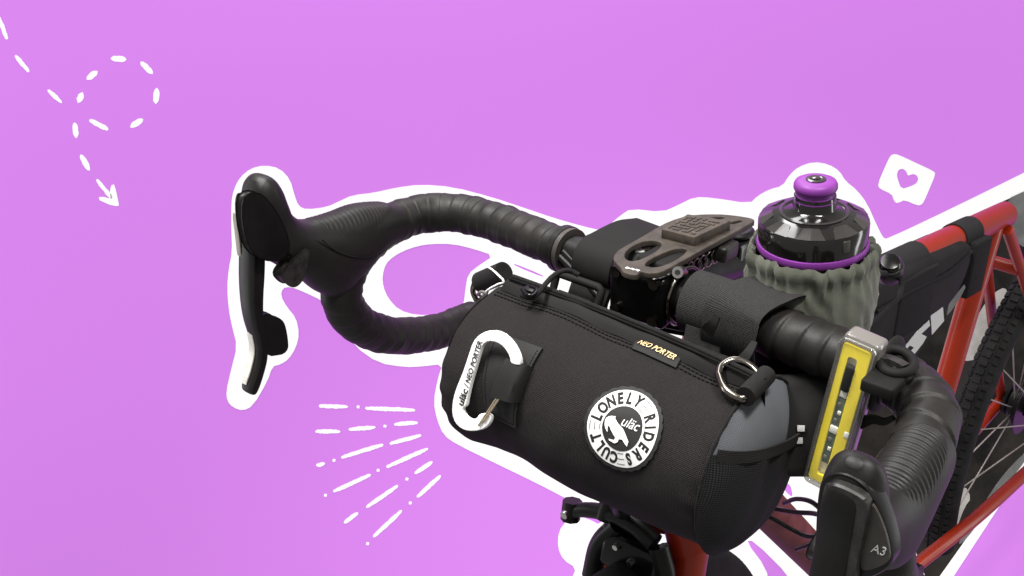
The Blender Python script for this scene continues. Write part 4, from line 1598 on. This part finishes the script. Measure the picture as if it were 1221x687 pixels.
slot = [(x - .0012, z - .001) for x, z in rrect(.0029, .0445, .0018)]
lplate('back_board', [rrect(.0098, .0525, .002)], -.0036, .0012, 'led_white', hsg)
yp = lplate('yellow_panel', [rrect(.0090, .0512, .0022), slot], -.0016, .0024, 'light_yellow', lit, .0003)
for z0, z1 in ((.0135, -.0065), (-.0125, -.036)):
    zc, hz = (z0 + z1) / 2, abs(z0 - z1) / 2
    box('circuit_board', LW(-.0012, -.0012, zc), lax, (.0024, .0007, hz), 'circuit', lit, .0002)
    for k in range(3):
        box('led', LW(-.0012 + (.0006 if k % 2 else -.0006), -.0002, zc + hz * (.6 - .6 * k)), lax, (.0011, .0006, .0012), 'led_white' if k % 2 else 'clear_edge', lit, .0002)
box('button', LW(-.0010, .0002, .029), lax, (.0030, .0022, .0092), 'ink', lit, .0018, 3)
box('led', LW(-.0012, -.0006, .0170), lax, (.0022, .0008, .0022), 'led_white', lit, .0004)
box('led', LW(-.0012, -.0004, -.0095), lax, (.0026, .0010, .0026), 'led_white', lit, .0005)
box('led', LW(.0078, .0004, -.0085), lax, (.0016, .0010, .0022), 'led_white', lit, .0005)
lplate('clear_rim', [rrect(HX, HZ, .0045), rrect(HX - .0021, HZ - .0024, .003)], -.0036, .0056, 'rim_clear', lit, .0006)
lplate('lens', [rrect(HX - .0019, HZ - .0022, .003)], .0012, .0006, 'lens_clear', lit)
for s in (-1, 1):
    rod('side_rib', LW(s * (HX + .0002), -.006, .046), LW(s * (HX + .0002), -.006, -.046), .0008, 'rim_clear', lit, 8)
# bracket and rubber strap round the bar
box('bracket', LW(.001, -.0245, .014), lax, (.0085, .0075, .013), 'black_matte', lit, .002)
rg = [B(.183, .0155 + .0195 * math.cos(a), -.001 + .0195 * math.sin(a)) for a in np.linspace(0, 2 * math.pi, 48, endpoint=False)]
tube('rubber_strap', rg, lambda i, a: .0028, 'black_matte', lit, 10, closed=True, flat=2.0, side=LX)
ctr = [(1047, 432), (1050, 422), (1062, 417), (1076, 419), (1087, 427), (1090, 436), (1084, 443), (1070, 446), (1056, 442)]
pp, _ = spline([B(*on(x, y, 2, .021)) for x, y in ctr + ctr[:1]], 50)
st_ = tube('strap_loop', pp[:-1], .0030, 'black_matte', lit, 12, closed=True)
pp, _ = spline([B(*on(x, y, 2, .022)) for x, y in [(1050, 428), (1060, 428), (1072, 433), (1080, 438)]], 14)
ribbon('strap_tongue', pp, UX.cross(LX), .0062, .003, 'scuffed', lit)
box('strap_latch', B(*on(1052, 458, 2, .016)), (LX, FX, UX), (.010, .009, .004), 'black_matte', lit, .0015)
pp, _ = spline([B(*on(x, y, 1, .040)) for x, y in [(1024, 505), (1040, 500), (1054, 503), (1066, 498)]], 16)
ribbon('strap_end', pp, UX, lambda i: .008 - .005 * i / 15, .002, 'black_matte', lit)

# ================================================================ FRAME BAG
fb = thing('frame_bag', 'black triangular frame bag with grey lettering hung under the red top tube', 'bag', onw(1090, 440, 0, 0))
FBX = .026
fp = [onw(px, py, 0, FBX) for px, py in [(1020, 352), (1060, 332), (1105, 312), (1140, 297), (1162, 287), (1164, 303), (1152, 338), (1128, 376), (1108, 408), (1086, 448), (1068, 478), (1030, 470), (1008, 420)]]
lp = chaikin([(p.y, p.z) for p in fp], 2)
n = len(lp)
V, prof = [], [(-1, .012), (-.85, .004), (-.5, 0), (.5, 0), (.85, .004), (1, .012)]
cy_, cz_ = sum(p[0] for p in lp) / n, sum(p[1] for p in lp) / n
for x, ins in prof:
    for y, z in lp:
        d = math.hypot(y - cy_, z - cz_)
        k = 1 - ins / d
        V.append(Vector((x * FBX, cy_ + (y - cy_) * k, cz_ + (z - cz_) * k)))
Fc = [(k * n + i, k * n + (i + 1) % n, (k + 1) * n + (i + 1) % n, (k + 1) * n + i) for k in range(5) for i in range(n)]
Fc += [tuple(range(n - 1, -1, -1)), tuple(5 * n + i for i in range(n))]
o = make('bag_body', V, Fc, 'frame_bag_cloth', fb, True)
bm = bmesh.new(); bm.from_mesh(o.data); bmesh.ops.recalc_face_normals(bm, faces=list(bm.faces)); bm.to_mesh(o.data); bm.free()
sharp(o, 60)


def fpx(x, y):
    p = onw(1010 + x / 3.615, 280 + y / 3.615, 0, FBX + .0006)
    return p


for lpx, mm in (([(362, 350), (415, 312), (420, 372), (368, 432)], 'grey_print'),
                ([(245, 490), (300, 420), (355, 368), (360, 392), (322, 428), (345, 440), (328, 470), (285, 524), (262, 520), (290, 486), (272, 478), (250, 505)], 'grey_print'),
                ([(192, 492), (205, 468), (238, 440), (248, 462), (225, 488), (200, 496)], 'grey_print'),
                ([(432, 348), (440, 300), (508, 215), (512, 228), (488, 275), (450, 330)], 'print_grey')):
    pts = [fpx(*p) for p in lpx]
    m_ = len(pts)
    V, Fc = curve_mesh([[(p.y, p.z) for p in pts]], .0006)
    make('lettering', [Vector((FBX - .0004 + v.z, v.x, v.y)) for v in V], Fc, mm, fb, False)
pp, _ = spline([onw(1045, 372, 0, FBX + .002), onw(1090, 345, 0, FBX + .001), onw(1130, 325, 0, FBX + .001), onw(1158, 300, 0, FBX)], 30)
tube('zip', pp, .0022, 'webbing', fb, 10)
td = (TT[1] - TT[0]).normalized()


def tt_at(y):
    k = (y - TT[0].y) / (TT[1].y - TT[0].y)
    return TT[0].lerp(TT[1], k)


for y0, y1 in ((-.125, -.045), (.045, .088)):
    a, b = tt_at(y0), tt_at(y1)
    rod('velcro_strap', a, b, .0178, 'velcro', fb, 28)
    m_ = (a + b) / 2
    box('velcro_strap', m_ + Vector((.0215, 0, -.034)), (Vector((1, 0, 0)), td, Vector((0, -td.z, td.y))), (.0065, (y1 - y0) / 2, .034), 'velcro', fb, .003)
